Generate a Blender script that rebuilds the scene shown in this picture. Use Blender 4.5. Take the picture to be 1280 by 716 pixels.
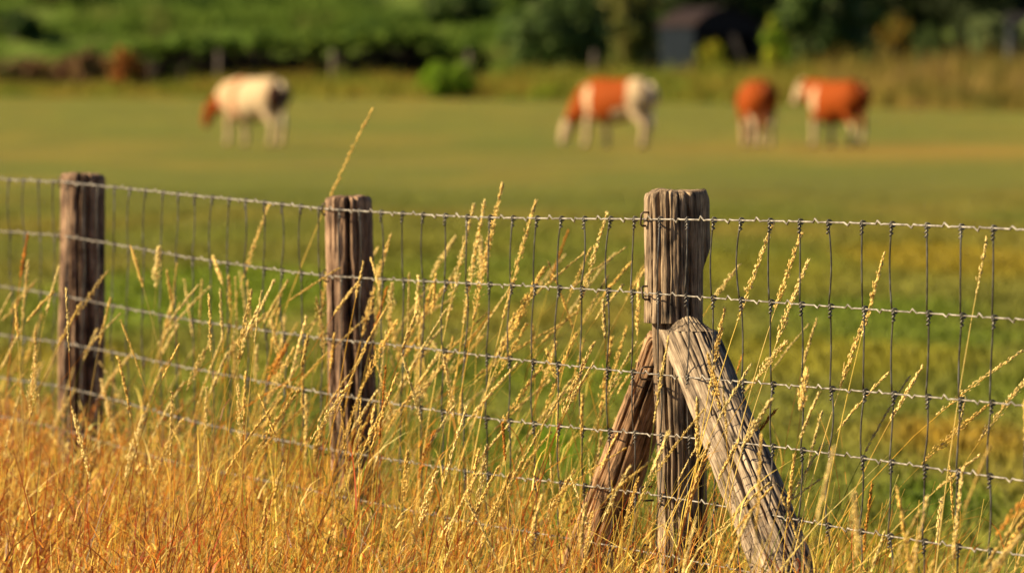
import bpy, math, random
import numpy as np
from mathutils import Vector, Matrix, Quaternion

for o in list(bpy.data.objects):
    bpy.data.objects.remove(o)
scene = bpy.context.scene
C = scene.collection

# ------------------------------------------------------------------ camera, sky, sun, exposure
FPX = 7111.0                      # focal length in pixels of the 1280 px wide photograph (200 mm lens)
HC = 1.25                         # camera height
PITCH = math.atan(250.0 / FPX)
cam_d = bpy.data.cameras.new('camera')
cam = bpy.data.objects.new('camera', cam_d)
C.objects.link(cam)
cam.location = (0, 0, HC)
cam.rotation_euler = (math.radians(90) - PITCH, 0, 0)
cam_d.sensor_width = 36.0
cam_d.lens = 200.0
cam_d.clip_start = 0.1
cam_d.clip_end = 6000
cam_d.dof.use_dof = True
cam_d.dof.focus_distance = 10.95
cam_d.dof.aperture_fstop = 6.2
scene.camera = cam

SUN_EL = 30.0
SUN_AZ = (-0.997, -0.05)           # horizontal direction towards the sun: left, a little behind the camera
world = bpy.data.worlds.new('World')
scene.world = world
world.use_nodes = True
wn = world.node_tree
bg = wn.nodes['Background']
sky = wn.nodes.new('ShaderNodeTexSky')
sky.sky_type = 'NISHITA'
sky.sun_disc = False
sky.air_density = 0.4
sky.dust_density = 0.2
sky.sun_elevation = math.radians(SUN_EL)
sky.sun_rotation = math.atan2(SUN_AZ[0], SUN_AZ[1])
wn.links.new(sky.outputs[0], bg.inputs[0])
bg.inputs[1].default_value = 0.05

sun_d = bpy.data.lights.new('sun', 'SUN')
sun = bpy.data.objects.new('sun', sun_d)
C.objects.link(sun)
sun_d.energy = 5.0
sun_d.angle = math.radians(0.5)
sun_d.color = (1.0, 0.81, 0.49)
sdir = Vector((SUN_AZ[0], SUN_AZ[1], 0)).normalized() * math.cos(math.radians(SUN_EL)) + Vector((0, 0, math.sin(math.radians(SUN_EL))))
sun.rotation_euler = sdir.to_track_quat('Z', 'Y').to_euler()
sun.location = sdir * 40

scene.view_settings.view_transform = 'Standard'
scene.view_settings.look = 'None'
scene.view_settings.exposure = 1.60
scene.view_settings.gamma = 1.0
scene.render.film_transparent = False
scene.cycles.max_bounces = 6
scene.cycles.transparent_max_bounces = 4

# ------------------------------------------------------------------ helpers
rng = np.random.default_rng(11)


def at(px, py, d):
    """point seen at a pixel of the 1280x716 photograph, d metres along the view axis"""
    cp, sp = math.cos(PITCH), math.sin(PITCH)
    a = (px - 640.0) / FPX * d
    b = (358.0 - py) / FPX * d
    return Vector((a, cp * d + sp * b, HC - sp * d + cp * b))


def hash2(ix, iy, seed):
    h = (ix.astype(np.int64) * 374761393 + iy.astype(np.int64) * 668265263 + seed * 974634777) & 0xFFFFFFFF
    h = ((h ^ (h >> 13)) * 1274126177) & 0xFFFFFFFF
    h = (h ^ (h >> 16)) & 0xFFFFFFFF
    return h / 4294967295.0


def vnoise(x, y, seed=0, perx=None):
    x = np.asarray(x, float); y = np.asarray(y, float)
    ix = np.floor(x); iy = np.floor(y)
    fx = x - ix; fy = y - iy
    fx = fx * fx * (3 - 2 * fx); fy = fy * fy * (3 - 2 * fy)
    ix1 = ix + 1
    if perx:
        ix = np.mod(ix, perx); ix1 = np.mod(ix1, perx)
    a = hash2(ix, iy, seed); b = hash2(ix1, iy, seed)
    c = hash2(ix, iy + 1, seed); d = hash2(ix1, iy + 1, seed)
    return (a + (b - a) * fx) * (1 - fy) + (c + (d - c) * fx) * fy


def fbm(x, y, seed=0, octv=4):
    s = 0; a = 0.5; n = 0
    for k in range(octv):
        s = s + a * vnoise(x * 2 ** k, y * 2 ** k, seed + k * 17); n += a; a *= 0.5
    return s / n


class MB:
    """collects vertices and faces of ONE mesh"""
    def __init__(self):
        self.v = []; self.f = []

    def add(self, verts, faces):
        o = len(self.v)
        self.v.extend([tuple(p) for p in verts])
        self.f.extend([tuple(i + o for i in q) for q in faces])

    def tube(self, pts, rad, n=6, caps=True):
        pts = [Vector(p) for p in pts]
        m = len(pts)
        if not hasattr(rad, '__len__'):
            rad = [rad] * m
        t0 = (pts[1] - pts[0]).normalized()
        ref = Vector((0, 0, 1)) if abs(t0.z) < 0.8 else Vector((1, 0, 0))
        nx = t0.cross(ref).normalized()
        verts = []; faces = []
        for i in range(m):
            t = (pts[min(i + 1, m - 1)] - pts[max(i - 1, 0)])
            t = t.normalized() if t.length > 1e-9 else t0
            nx = (nx - t * nx.dot(t)).normalized()
            ny = t.cross(nx)
            for k in range(n):
                a = 2 * math.pi * k / n
                verts.append(pts[i] + (nx * math.cos(a) + ny * math.sin(a)) * rad[i])
        for i in range(m - 1):
            for k in range(n):
                k2 = (k + 1) % n
                faces.append((i * n + k, i * n + k2, (i + 1) * n + k2, (i + 1) * n + k))
        if caps:
            faces.append(tuple(range(n - 1, -1, -1)))
            faces.append(tuple((m - 1) * n + k for k in range(n)))
        self.add(verts, faces)

    def box(self, lo, hi):
        x0, y0, z0 = lo; x1, y1, z1 = hi
        v = [(x0, y0, z0), (x1, y0, z0), (x1, y1, z0), (x0, y1, z0), (x0, y0, z1), (x1, y0, z1), (x1, y1, z1), (x0, y1, z1)]
        self.add(v, [(0, 3, 2, 1), (4, 5, 6, 7), (0, 1, 5, 4), (1, 2, 6, 5), (2, 3, 7, 6), (3, 0, 4, 7)])

    def loft(self, secs, n=14):
        """secs: (x, y, z, half width, half height); the cross section spans local Y and the plane's normal"""
        P = [Vector(s[:3]) for s in secs]
        m = len(P); verts = []; faces = []
        for i in range(m):
            t = (P[min(i + 1, m - 1)] - P[max(i - 1, 0)]).normalized()
            lat = Vector((0, 1, 0)); lat = (lat - t * lat.dot(t)).normalized()
            up = t.cross(lat)
            for k in range(n):
                a = 2 * math.pi * k / n
                verts.append(P[i] + lat * math.cos(a) * secs[i][3] + up * math.sin(a) * secs[i][4])
        for i in range(m - 1):
            for k in range(n):
                k2 = (k + 1) % n
                faces.append((i * n + k, i * n + k2, (i + 1) * n + k2, (i + 1) * n + k))
        faces.append(tuple(range(n - 1, -1, -1)))
        faces.append(tuple((m - 1) * n + k for k in range(n)))
        self.add(verts, faces)

    def build(self, name, mat, parent=None, smooth=False):
        me = bpy.data.meshes.new(name)
        me.from_pydata(self.v, [], self.f)
        if smooth:
            me.shade_smooth()
        me.materials.append(mat)
        return link(name, me, parent)


def link(name, me, parent=None):
    o = bpy.data.objects.new(name, me)
    C.objects.link(o)
    if parent is not None:
        o.parent = parent
    return o


def np_mesh(name, V, quads=None, tris=None, mat=None, col=None, smooth=False):
    """mesh straight from numpy arrays, with an optional colour per vertex"""
    me = bpy.data.meshes.new(name)
    V = np.asarray(V, np.float32)
    loops = []; starts = []; tot = 0
    parts = []
    if quads is not None and len(quads):
        parts.append(np.asarray(quads, np.int32))
    if tris is not None and len(tris):
        parts.append(np.asarray(tris, np.int32))
    nl = sum(p.size for p in parts); nf = sum(len(p) for p in parts)
    me.vertices.add(len(V)); me.vertices.foreach_set('co', V.ravel())
    me.loops.add(nl); me.polygons.add(nf)
    li = np.concatenate([p.ravel() for p in parts])
    st = []; o = 0
    for p in parts:
        st.append(o + np.arange(len(p)) * p.shape[1]); o += p.size
    me.loops.foreach_set('vertex_index', li)
    me.polygons.foreach_set('loop_start', np.concatenate(st).astype(np.int32))
    me.update(calc_edges=True)
    if col is not None:
        a = me.attributes.new('col', 'FLOAT_COLOR', 'POINT')
        c = np.ones((len(V), 4), np.float32); c[:, :3] = col
        a.data.foreach_set('color', c.ravel())
    if smooth:
        me.shade_smooth()
    if mat:
        me.materials.append(mat)
    return me


def tag(o, label=None, cat=None, group=None, kind=None):
    if label: o['label'] = label
    if cat: o['category'] = cat
    if group: o['group'] = group
    if kind: o['kind'] = kind
    return o


def empty(name, loc=(0, 0, 0)):
    o = bpy.data.objects.new(name, None)
    o.empty_display_size = 0.1
    C.objects.link(o)
    o.location = loc
    return o


# ------------------------------------------------------------------ materials
def new_mat(name):
    m = bpy.data.materials.new(name)
    m.use_nodes = True
    n = m.node_tree.nodes
    return m, m.node_tree, n['Principled BSDF'], n['Material Output']


def veg_mat(name, trans=0.35, rough=0.6, spec=0.25):
    m, nt, p, out = new_mat(name)
    at_ = nt.nodes.new('ShaderNodeAttribute'); at_.attribute_name = 'col'
    geo = nt.nodes.new('ShaderNodeNewGeometry')
    ns = nt.nodes.new('ShaderNodeTexNoise'); ns.inputs['Scale'].default_value = 90
    nt.links.new(geo.outputs['Position'], ns.inputs['Vector'])
    mr = nt.nodes.new('ShaderNodeMapRange')
    mr.inputs['To Min'].default_value = 0.75; mr.inputs['To Max'].default_value = 1.25
    nt.links.new(ns.outputs['Fac'], mr.inputs['Value'])
    mul = nt.nodes.new('ShaderNodeVectorMath'); mul.operation = 'SCALE'
    nt.links.new(at_.outputs['Color'], mul.inputs[0]); nt.links.new(mr.outputs[0], mul.inputs['Scale'])
    nt.links.new(mul.outputs[0], p.inputs['Base Color'])
    p.inputs['Roughness'].default_value = rough
    p.inputs['Specular IOR Level'].default_value = spec
    tr = nt.nodes.new('ShaderNodeBsdfTranslucent')
    nt.links.new(mul.outputs[0], tr.inputs['Color'])
    mx = nt.nodes.new('ShaderNodeMixShader'); mx.inputs[0].default_value = trans
    nt.links.new(p.outputs[0], mx.inputs[1]); nt.links.new(tr.outputs[0], mx.inputs[2])
    nt.links.new(mx.outputs[0], out.inputs['Surface'])
    return m


def wood_mat(name, dark, mid, light, seed):
    """weathered timber: grain runs along local Z"""
    m, nt, p, out = new_mat(name)
    L = nt.links.new; N = nt.nodes.new
    tc = N('ShaderNodeTexCoord')
    mp = N('ShaderNodeMapping'); mp.inputs['Scale'].default_value = (1, 1, 0.045)
    mp.inputs['Location'].default_value = (seed * 1.7, seed * 0.9, seed * 0.3)
    L(tc.outputs['Object'], mp.inputs['Vector'])
    n1 = N('ShaderNodeTexNoise'); n1.inputs['Scale'].default_value = 300; n1.inputs['Detail'].default_value = 6; n1.inputs['Roughness'].default_value = 0.7
    L(mp.outputs[0], n1.inputs['Vector'])
    n2 = N('ShaderNodeTexNoise'); n2.inputs['Scale'].default_value = 45; n2.inputs['Detail'].default_value = 4
    L(mp.outputs[0], n2.inputs['Vector'])
    n3 = N('ShaderNodeTexNoise'); n3.inputs['Scale'].default_value = 16; n3.inputs['Detail'].default_value = 5
    L(tc.outputs['Object'], n3.inputs['Vector'])
    mix = N('ShaderNodeMix'); mix.data_type = 'FLOAT'; mix.inputs[0].default_value = 0.36
    L(n1.outputs['Fac'], mix.inputs[2]); L(n2.outputs['Fac'], mix.inputs[3])
    add = N('ShaderNodeMath'); add.operation = 'MULTIPLY_ADD'
    L(n3.outputs['Fac'], add.inputs[0]); add.inputs[1].default_value = 0.36
    L(mix.outputs[0], add.inputs[2])
    r = N('ShaderNodeValToRGB')
    e = r.color_ramp.elements
    e[0].position = 0.56; e[0].color = (*dark, 1)
    e[1].position = 0.86; e[1].color = (*light, 1)
    x = e.new(0.685); x.color = (*mid, 1)
    L(add.outputs[0], r.inputs[0])
    L(r.outputs[0], p.inputs['Base Color'])
    p.inputs['Roughness'].default_value = 0.85
    p.inputs['Specular IOR Level'].default_value = 0.2
    b = N('ShaderNodeBump'); b.inputs['Strength'].default_value = 1.0; b.inputs['Distance'].default_value = 0.0014
    L(mix.outputs[0], b.inputs['Height']); L(b.outputs[0], p.inputs['Normal'])
    return m


def metal_mat(name, c1, c2, metallic, rough):
    m, nt, p, out = new_mat(name)
    L = nt.links.new; N = nt.nodes.new
    geo = N('ShaderNodeNewGeometry')
    n = N('ShaderNodeTexNoise'); n.inputs['Scale'].default_value = 55; n.inputs['Detail'].default_value = 3
    L(geo.outputs['Position'], n.inputs['Vector'])
    r = N('ShaderNodeValToRGB')
    r.color_ramp.elements[0].position = 0.4; r.color_ramp.elements[0].color = (*c1, 1)
    r.color_ramp.elements[1].position = 0.62; r.color_ramp.elements[1].color = (*c2, 1)
    L(n.outputs['Fac'], r.inputs[0]); L(r.outputs[0], p.inputs['Base Color'])
    p.inputs['Metallic'].default_value = metallic
    p.inputs['Roughness'].default_value = rough
    return m


def plain_mat(name, c1, c2, scale=4.0, rough=0.8, stretch=(1, 1, 1)):
    m, nt, p, out = new_mat(name)
    L = nt.links.new; N = nt.nodes.new
    tc = N('ShaderNodeTexCoord')
    mp = N('ShaderNodeMapping'); mp.inputs['Scale'].default_value = stretch
    L(tc.outputs['Object'], mp.inputs['Vector'])
    n = N('ShaderNodeTexNoise'); n.inputs['Scale'].default_value = scale; n.inputs['Detail'].default_value = 5
    L(mp.outputs[0], n.inputs['Vector'])
    mx = N('ShaderNodeMix'); mx.data_type = 'RGBA'
    mx.inputs[6].default_value = (*c1, 1); mx.inputs[7].default_value = (*c2, 1)
    L(n.outputs['Fac'], mx.inputs[0]); L(mx.outputs[2], p.inputs['Base Color'])
    p.inputs['Roughness'].default_value = rough
    p.inputs['Specular IOR Level'].default_value = 0.2
    return m


M_grass = veg_mat('dry_grass', 0.40, 0.5, 0.3)
M_head = veg_mat('seed_heads', 0.35, 0.6, 0.2)
M_leaf = veg_mat('foliage', 0.25, 0.7, 0.15)
M_turf = veg_mat('turf', 0.2, 0.8, 0.1)
M_weed = veg_mat('tall_weeds', 0.25, 0.8, 0.1)
M_wire = metal_mat('galvanised_wire', (0.15, 0.13, 0.11), (0.38, 0.345, 0.30), 0.4, 0.42)
M_stay = metal_mat('dull_stay_wire', (0.045, 0.038, 0.034), (0.12, 0.11, 0.10), 0.5, 0.42)
M_rust = metal_mat('rusty_staple', (0.03, 0.022, 0.02), (0.10, 0.06, 0.04), 0.5, 0.6)
M_wood1 = wood_mat('weathered_oak', (0.010, 0.007, 0.006), (0.145, 0.099, 0.064), (0.46, 0.34, 0.225), 1)
M_wood2 = wood_mat('weathered_oak_reddish', (0.010, 0.006, 0.005), (0.14, 0.082, 0.053), (0.44, 0.295, 0.19), 2)
M_wood3 = wood_mat('weathered_grey_brace', (0.012, 0.008, 0.006), (0.155, 0.113, 0.078), (0.42, 0.33, 0.235), 3)
M_wood4 = wood_mat('weathered_brown_brace', (0.012, 0.006, 0.004), (0.22, 0.125, 0.066), (0.46, 0.29, 0.165), 4)
M_bark = plain_mat('bark', (0.05, 0.035, 0.025), (0.12, 0.09, 0.06), 6, 0.9, (1, 1, 0.2))

# ------------------------------------------------------------------ the setting: ground
def ground_z(X, Y):
    X = np.asarray(X, float); Y = np.asarray(Y, float)
    def ss(a, b, x):
        t = np.clip((x - a) / (b - a), 0, 1); return t * t * (3 - 2 * t)
    z = 0.9 * ss(120, 225, Y) + 0.5 * ss(225, 260, Y) + 11.0 * ss(262, 420, Y) + 28 * ss(420, 1500, Y)
    z = z + 6.0 * ss(254, 292, Y) * (1 - ss(-1, 5, X)) + 0.5 * (fbm(X * 0.16 + 9, Y * 0.16, 77) - 0.5) * ss(254, 262, Y)
    z = z + 0.05 * (vnoise(X * 0.15 + 40, Y * 0.12 + 7, 3) - 0.5) * np.clip((np.abs(Y) - 16) / 10, 0, 1)
    return z


# dry and lush patches of the pasture: centre pixel, half size in pixels, colour, strength
PATCH = [
    (1120, 187, 260, 9, (0.225, 0.150, 0.040), 0.8), (840, 190, 130, 7, (0.20, 0.15, 0.045), 0.45), (90, 190, 150, 8, (0.19, 0.145, 0.042), 0.5),
    (600, 205, 300, 7, (0.17, 0.14, 0.045), 0.5),
    (250, 365, 200, 42, (0.095, 0.150, 0.010), 0.75), (560, 355, 120, 34, (0.11, 0.145, 0.012), 0.6),
    (1190, 322, 140, 22, (0.20, 0.155, 0.020), 0.9), (950, 335, 110, 25, (0.155, 0.150, 0.02), 0.6),
    (640, 240, 500, 22, (0.10, 0.115, 0.030), 0.35), (1100, 235, 300, 20, (0.10, 0.105, 0.030), 0.4),
    (720, 480, 150, 40, (0.09, 0.125, 0.012), 0.8), (530, 470, 90, 36, (0.075, 0.11, 0.012), 0.8),
    (1050, 450, 200, 28, (0.17, 0.155, 0.02), 0.8), (690, 560, 40, 32, (0.12, 0.21, 0.01), 0.8),
    (1190, 545, 110, 30, (0.26, 0.165, 0.03), 0.9), (1185, 628, 90, 32, (0.05, 0.085, 0.008), 0.95),
    (940, 560, 70, 34, (0.10, 0.12, 0.012), 0.7), (1080, 690, 140, 30, (0.21, 0.17, 0.02), 0.8),
    (60, 455, 120, 26, (0.19, 0.145, 0.02), 0.7), (330, 470, 150, 30, (0.13, 0.14, 0.015), 0.7),
    (450, 300, 260, 22, (0.135, 0.130, 0.026), 0.6),
]


def field_col(X, Y):
    X = np.asarray(X, float); Y = np.asarray(Y, float)
    a = fbm(X * 0.22, Y * 0.11, 5)[..., None]
    b = fbm(X * 0.5 + 30, Y * 0.16 + 9, 25)[..., None]
    c = fbm(X * 1.4 + 3, Y * 0.7, 45)[..., None]
    col = np.array((0.095, 0.115, 0.026)) * (1 - a) + np.array((0.150, 0.140, 0.034)) * a
    w = np.clip((b - 0.52) * 5, 0, 1)
    col = col * (1 - 0.5 * w) + np.array((0.205, 0.150, 0.038)) * 0.5 * w
    w = np.clip((0.42 - b) * 6, 0, 1) * np.clip((60 - Y) / 25, 0.15, 1)[..., None]
    col = col * (1 - 0.6 * w) + np.array((0.075, 0.125, 0.012)) * 0.6 * w
    py = 108 + FPX * HC / np.maximum(Y, 3.0)
    px = 640 + FPX * X / np.maximum(Y, 3.0)
    wob = (fbm(X * 0.35 + 11, Y * 0.14 + 2, 71) - 0.5) * 1.3
    for (cx, cy, rx, ry, cc, s) in PATCH:
        d0 = FPX * HC / (cy - 108.0)
        cX = (cx - 640) / FPX * d0
        rX = rx / FPX * d0
        rY = ry * d0 * d0 / (FPX * HC)
        e = ((X - cX) / rX) ** 2 + ((Y - d0) / rY) ** 2
        w = (np.clip(1.35 - e + wob, 0, 1) * s)[..., None]
        col = col * (1 - w) + np.array(cc) * w
    col = col * (0.8 + 0.4 * c) * np.array((0.98, 0.96, 0.60)) * np.interp(Y, [20, 45, 85, 130], [1.10, 1.08, 1.02, 1.02])[..., None]
    bank = np.clip((Y - 248) / 8, 0, 1)[..., None]
    bk = np.array((0.080, 0.115, 0.018)) * (0.55 + 0.9 * fbm(X * 0.25, Y * 0.35, 66)[..., None])
    col = col * (1 - bank) + bk * bank
    return col


def ground():
    xs = np.concatenate([-np.geomspace(2500, 16, 26), np.arange(-15.5, 15.6, 0.25), np.geomspace(16, 2500, 26)])
    ys = np.concatenate([[-60, -30, -12, 0, 5, 8], np.arange(9, 40, 0.2), np.arange(40, 120, 0.6), np.arange(120, 252, 2.5), np.arange(252, 271, 0.8), np.geomspace(272, 4000, 40)])
    XX, YY = np.meshgrid(xs, ys)
    Z = ground_z(XX, YY)
    V = np.stack([XX, YY, Z], -1).reshape(-1, 3)
    ny, nx = XX.shape
    i = np.arange(ny - 1)[:, None] * nx + np.arange(nx - 1)[None, :]
    q = np.stack([i, i + 1, i + 1 + nx, i + nx], -1).reshape(-1, 4)
    col = field_col(XX, YY).reshape(-1, 3)
    m, nt, p, out = new_mat('pasture')
    L = nt.links.new; N = nt.nodes.new
    a_ = N('ShaderNodeAttribute'); a_.attribute_name = 'col'
    geo = N('ShaderNodeNewGeometry')
    n = N('ShaderNodeTexNoise'); n.inputs['Scale'].default_value = 5; n.inputs['Detail'].default_value = 6; n.inputs['Roughness'].default_value = 0.7
    L(geo.outputs['Position'], n.inputs['Vector'])
    mr = N('ShaderNodeMapRange'); mr.inputs['From Min'].default_value = 0.25; mr.inputs['From Max'].default_value = 0.75
    mr.inputs['To Min'].default_value = 0.6; mr.inputs['To Max'].default_value = 1.4
    L(n.outputs['Fac'], mr.inputs['Value'])
    mul = N('ShaderNodeVectorMath'); mul.operation = 'SCALE'
    L(a_.outputs['Color'], mul.inputs[0]); L(mr.outputs[0], mul.inputs['Scale'])
    L(mul.outputs[0], p.inputs['Base Color'])
    p.inputs['Roughness'].default_value = 0.95; p.inputs['Specular IOR Level'].default_value = 0.1
    b = N('ShaderNodeBump'); b.inputs['Strength'].default_value = 1.0; b.inputs['Distance'].default_value = 0.12
    L(n.outputs['Fac'], b.inputs['Height']); L(b.outputs[0], p.inputs['Normal'])
    me = np_mesh('ground', V, quads=q, mat=m, col=col, smooth=True)
    o = link('ground', me)
    tag(o, kind='structure')
    tag(o, 'wide green and straw coloured pasture stretching to the hedges', 'field')


ground()


# ------------------------------------------------------------------ blades (vectorised)
def blades(base, height, width, lean, droop, K=4, face=None, r=rng):
    """ribbons that taper to a point. base (n,3); lean (n,2) horizontal offset of the tip per metre of height; droop (n)"""
    n = len(base)
    if face is None:
        face = r.uniform(0, math.pi, n)
    fx = np.cos(face); fy = np.sin(face)
    V = np.zeros((n, K * 2 + 1, 3))
    for k in range(K + 1):
        t = k / K
        off = t ** 1.7
        x = base[:, 0] + lean[:, 0] * height * off
        y = base[:, 1] + lean[:, 1] * height * off
        z = base[:, 2] + height * (t - droop * t ** 3)
        w = width * (1 - t ** 1.5) * 0.5
        if k < K:
            V[:, 2 * k, 0] = x - fx * w; V[:, 2 * k, 1] = y - fy * w; V[:, 2 * k, 2] = z
            V[:, 2 * k + 1, 0] = x + fx * w; V[:, 2 * k + 1, 1] = y + fy * w; V[:, 2 * k + 1, 2] = z
        else:
            V[:, 2 * K, 0] = x; V[:, 2 * K, 1] = y; V[:, 2 * K, 2] = z
    o = np.arange(n)[:, None] * (2 * K + 1)
    q = [np.concatenate([o + 2 * k, o + 2 * k + 1, o + 2 * k + 3, o + 2 * k + 2], 1) for k in range(K - 1)]
    q = np.concatenate(q)
    t_ = np.concatenate([o + 2 * K - 2, o + 2 * K - 1, o + 2 * K], 1)
    return V.reshape(-1, 3), q, t_, 2 * K + 1


# ------------------------------------------------------------------ fence line
U = Vector((1.0, -2.6, 0)).normalized()           # along the fence, towards the camera
NC = Vector((-0.9334, -0.359, 0)).normalized()    # from the fence to the camera's side


def fence_d(px):
    return 12.05 / (1 + (px - 640) * 2.6 / FPX)


def fence_xy(px):
    d = fence_d(px)
    return Vector(((px - 640) / FPX * d, d, 0))


F0 = fence_xy(806)                                # where the netting touches the braced post


def fpt(t, w=0.0, z=0.0):
    p = F0 + U * t + NC * w
    return Vector((p.x, p.y, z))


T2 = (fence_xy(407) - F0).dot(U)
T3 = (fence_xy(77) - F0).dot(U)
TR = (fence_xy(1275) - F0).dot(U)
DROP = [0, 0.150, 0.303, 0.429, 0.554, 0.664, 0.764, 0.855]


def top_z(t):
    return float(np.interp(t, [-9, T3, (T3 + T2) / 2, T2, T2 / 2, 0, TR, 4], [1.0, 0.998, 0.976, 0.966, 0.972, 0.985, 1.003, 1.01]))


def wire_z(t, k):
    return top_z(t) - DROP[k] * (1 + 0.004 * math.sin(t * 3 + k)) + 0.004 * math.sin(1.7 * t + 2.1 * k)


def wire_w(t, k):
    return 0.004 * math.sin(2.3 * t + k * 1.3)


# ------------------------------------------------------------------ posts
def log_mesh(name, L, rfun, seed, mat, cracks, nA=240, nZ=230, clip=None, rings=None, oval=0.05, rough_top=0.012):
    """a weathered log along local Z from 0 to L. rfun(z) radius; cracks: (angle, width, depth, z0, z1)"""
    zs = np.linspace(0, L, nZ)
    if rings is not None:
        zs = np.sort(np.concatenate([zs, rings]))
    m = len(zs)
    th = np.arange(nA) / nA * 2 * math.pi
    T, Z = np.meshgrid(th, zs)
    R = np.array([rfun(z) for z in zs])[:, None] * np.ones_like(T)
    R = R * (1 + oval * np.cos(2 * T + seed))
    R = R + 0.007 * (vnoise(T / (2 * math.pi) * 5, Z * 3.0 + seed, seed + 1, perx=5) - 0.5)
    R = R + 0.0032 * (vnoise(T / (2 * math.pi) * 14, Z * 5.0, seed + 2, perx=14) - 0.5)
    g = vnoise(T / (2 * math.pi) * 46 + 0.0, Z * 6.0, seed + 3, perx=46)
    g2 = vnoise(T / (2 * math.pi) * 83, Z * 11.0 + 3, seed + 31, perx=83)
    wrp = 2.2 * (fbm(T * 2.0, Z * 4.0, seed + 40) - 0.5)
    g3 = vnoise(T / (2 * math.pi) * 110 + wrp, Z * 3.5, seed + 41)
    pit = fbm(T / (2 * math.pi) * 30, Z * 10.0, seed + 43)
    R = R - 0.0012 * np.clip(g - 0.5, 0, 1) / 0.5 - 0.0012 * np.clip(g2 - 0.5, 0, 1) / 0.5 - 0.0018 * np.clip(g3 - 0.55, 0, 1) / 0.45 - 0.007 * np.clip(pit - 0.60, 0, 1) / 0.40 - 0.0010 * vnoise(T / (2 * math.pi) * 120, Z * 40.0, seed + 51, perx=120)
    R = R - 0.0010 * vnoise(T / (2 * math.pi) * 60, Z * 26.0, seed + 4, perx=60)
    rc = np.random.default_rng(seed)
    cracks = list(cracks) + [(rc.uniform(0, 6.28), rc.uniform(0.018, 0.04), rc.uniform(0.004, 0.011), a_, a_ + rc.uniform(0.12, 0.6)) for a_ in rc.uniform(-0.1, L, 46)]
    for (a0, w, dep, z0, z1) in cracks:
        c = a0 + 0.16 * (vnoise(Z * 5, Z * 0 + a0 * 7, seed + 5) - 0.5) + 0.05 * (vnoise(Z * 24, Z * 0 + a0 * 3, seed + 6) - 0.5)
        dA = np.angle(np.exp(1j * (T - c)))
        ww = w * (0.6 + 0.8 * vnoise(Z * 9, Z * 0 + a0, seed + 8))
        env = np.clip((Z - z0) / 0.06, 0, 1) * np.clip((z1 - Z) / 0.06, 0, 1)
        R = R - dep * np.exp(-(dA / ww) ** 2) * env
    X = R * np.cos(T); Y = R * np.sin(T); Zo = Z.copy()
    # worn, uneven end grain
    top = np.clip((Z - (L - 0.012)) / 0.012, 0, 1)
    X = X * (1 - 0.05 * top ** 2); Y = Y * (1 - 0.05 * top ** 2)
    topn = rough_top * (fbm(X * 30 + 3, Y * 30, seed + 9) - 0.5) * 2
    Zo = Zo + topn * np.clip((Z - (L - 0.05)) / 0.05, 0, 1)
    if clip is not None:
        X, Y, Zo = clip(X, Y, Zo)
    V = np.stack([X, Y, Zo], -1).reshape(-1, 3)
    i = np.arange(m - 1)[:, None] * nA
    k = np.arange(nA)[None, :]
    k2 = (k + 1) % nA
    q = np.stack([i + k, i + k2, i + nA + k2, i + nA + k], -1).reshape(-1, 4)
    # end cap rings
    verts = [V]; quads = [q]; tris = []
    last = (m - 1) * nA + np.arange(nA); cnt = len(V)
    rim = V[(m - 1) * nA:]
    cen = rim.mean(0)
    for f in (0.72, 0.42, 0.16):
        P = cen + (rim - cen) * f
        P[:, 2] = cen[2] + 0.004 + rough_top * 0.9 * (fbm(P[:, 0] * 34 + 3, P[:, 1] * 34, seed + 9) - 0.5) * 2
        ix = cnt + np.arange(nA)
        quads.append(np.stack([last, np.roll(last, -1), np.roll(ix, -1), ix], -1))
        verts.append(P); last = ix; cnt += nA
    verts.append(cen[None] + np.array([[0, 0, -0.003]]))
    tris = np.stack([last, np.roll(last, -1), np.full(nA, cnt)], -1)
    me = np_mesh(name, np.concatenate(verts), np.concatenate(quads), tris, mat, smooth=True)
    return me


def staple(parent, pos, ang):
    """a U shaped wire staple hammered over a line wire"""
    mb = MB()
    dirv = NC
    side = Vector((0, 0, 1)) * math.cos(ang) + U * math.sin(ang)
    a = Vector(pos)
    pts = [a + side * 0.014 - dirv * 0.02, a + side * 0.014 + dirv * 0.002, a + side * 0.010 + dirv * 0.006, a - side * 0.010 + dirv * 0.006, a - side * 0.014 + dirv * 0.002, a - side * 0.014 - dirv * 0.02]
    mb.tube(pts, 0.0021, 6)
    o = mb.build('staple', M_rust, None, True)
    o.parent = parent
    o.matrix_parent_inverse = parent.matrix_basis.inverted()
    return o


def place_log(o, p0, p1, roll=0.0):
    ax = (Vector(p1) - Vector(p0))
    q = Vector((0, 0, 1)).rotation_difference(ax) @ Quaternion((0, 0, 1), roll)
    o.matrix_basis = Matrix.Translation(Vector(p0)) @ q.to_matrix().to_4x4()
    return ax.length


# braced post: a notch under the shoulder takes the head of the right-hand brace
R1 = 0.068
c1 = F0 + NC * -(R1 + 0.001)
base1 = Vector((c1.x + 0.010, c1.y, -0.12)); top1 = Vector((c1.x - 0.001, c1.y, 1.040))
L1 = (top1 - base1).length
ZN = L1 - 0.262                                   # the shoulder of the notch


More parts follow.
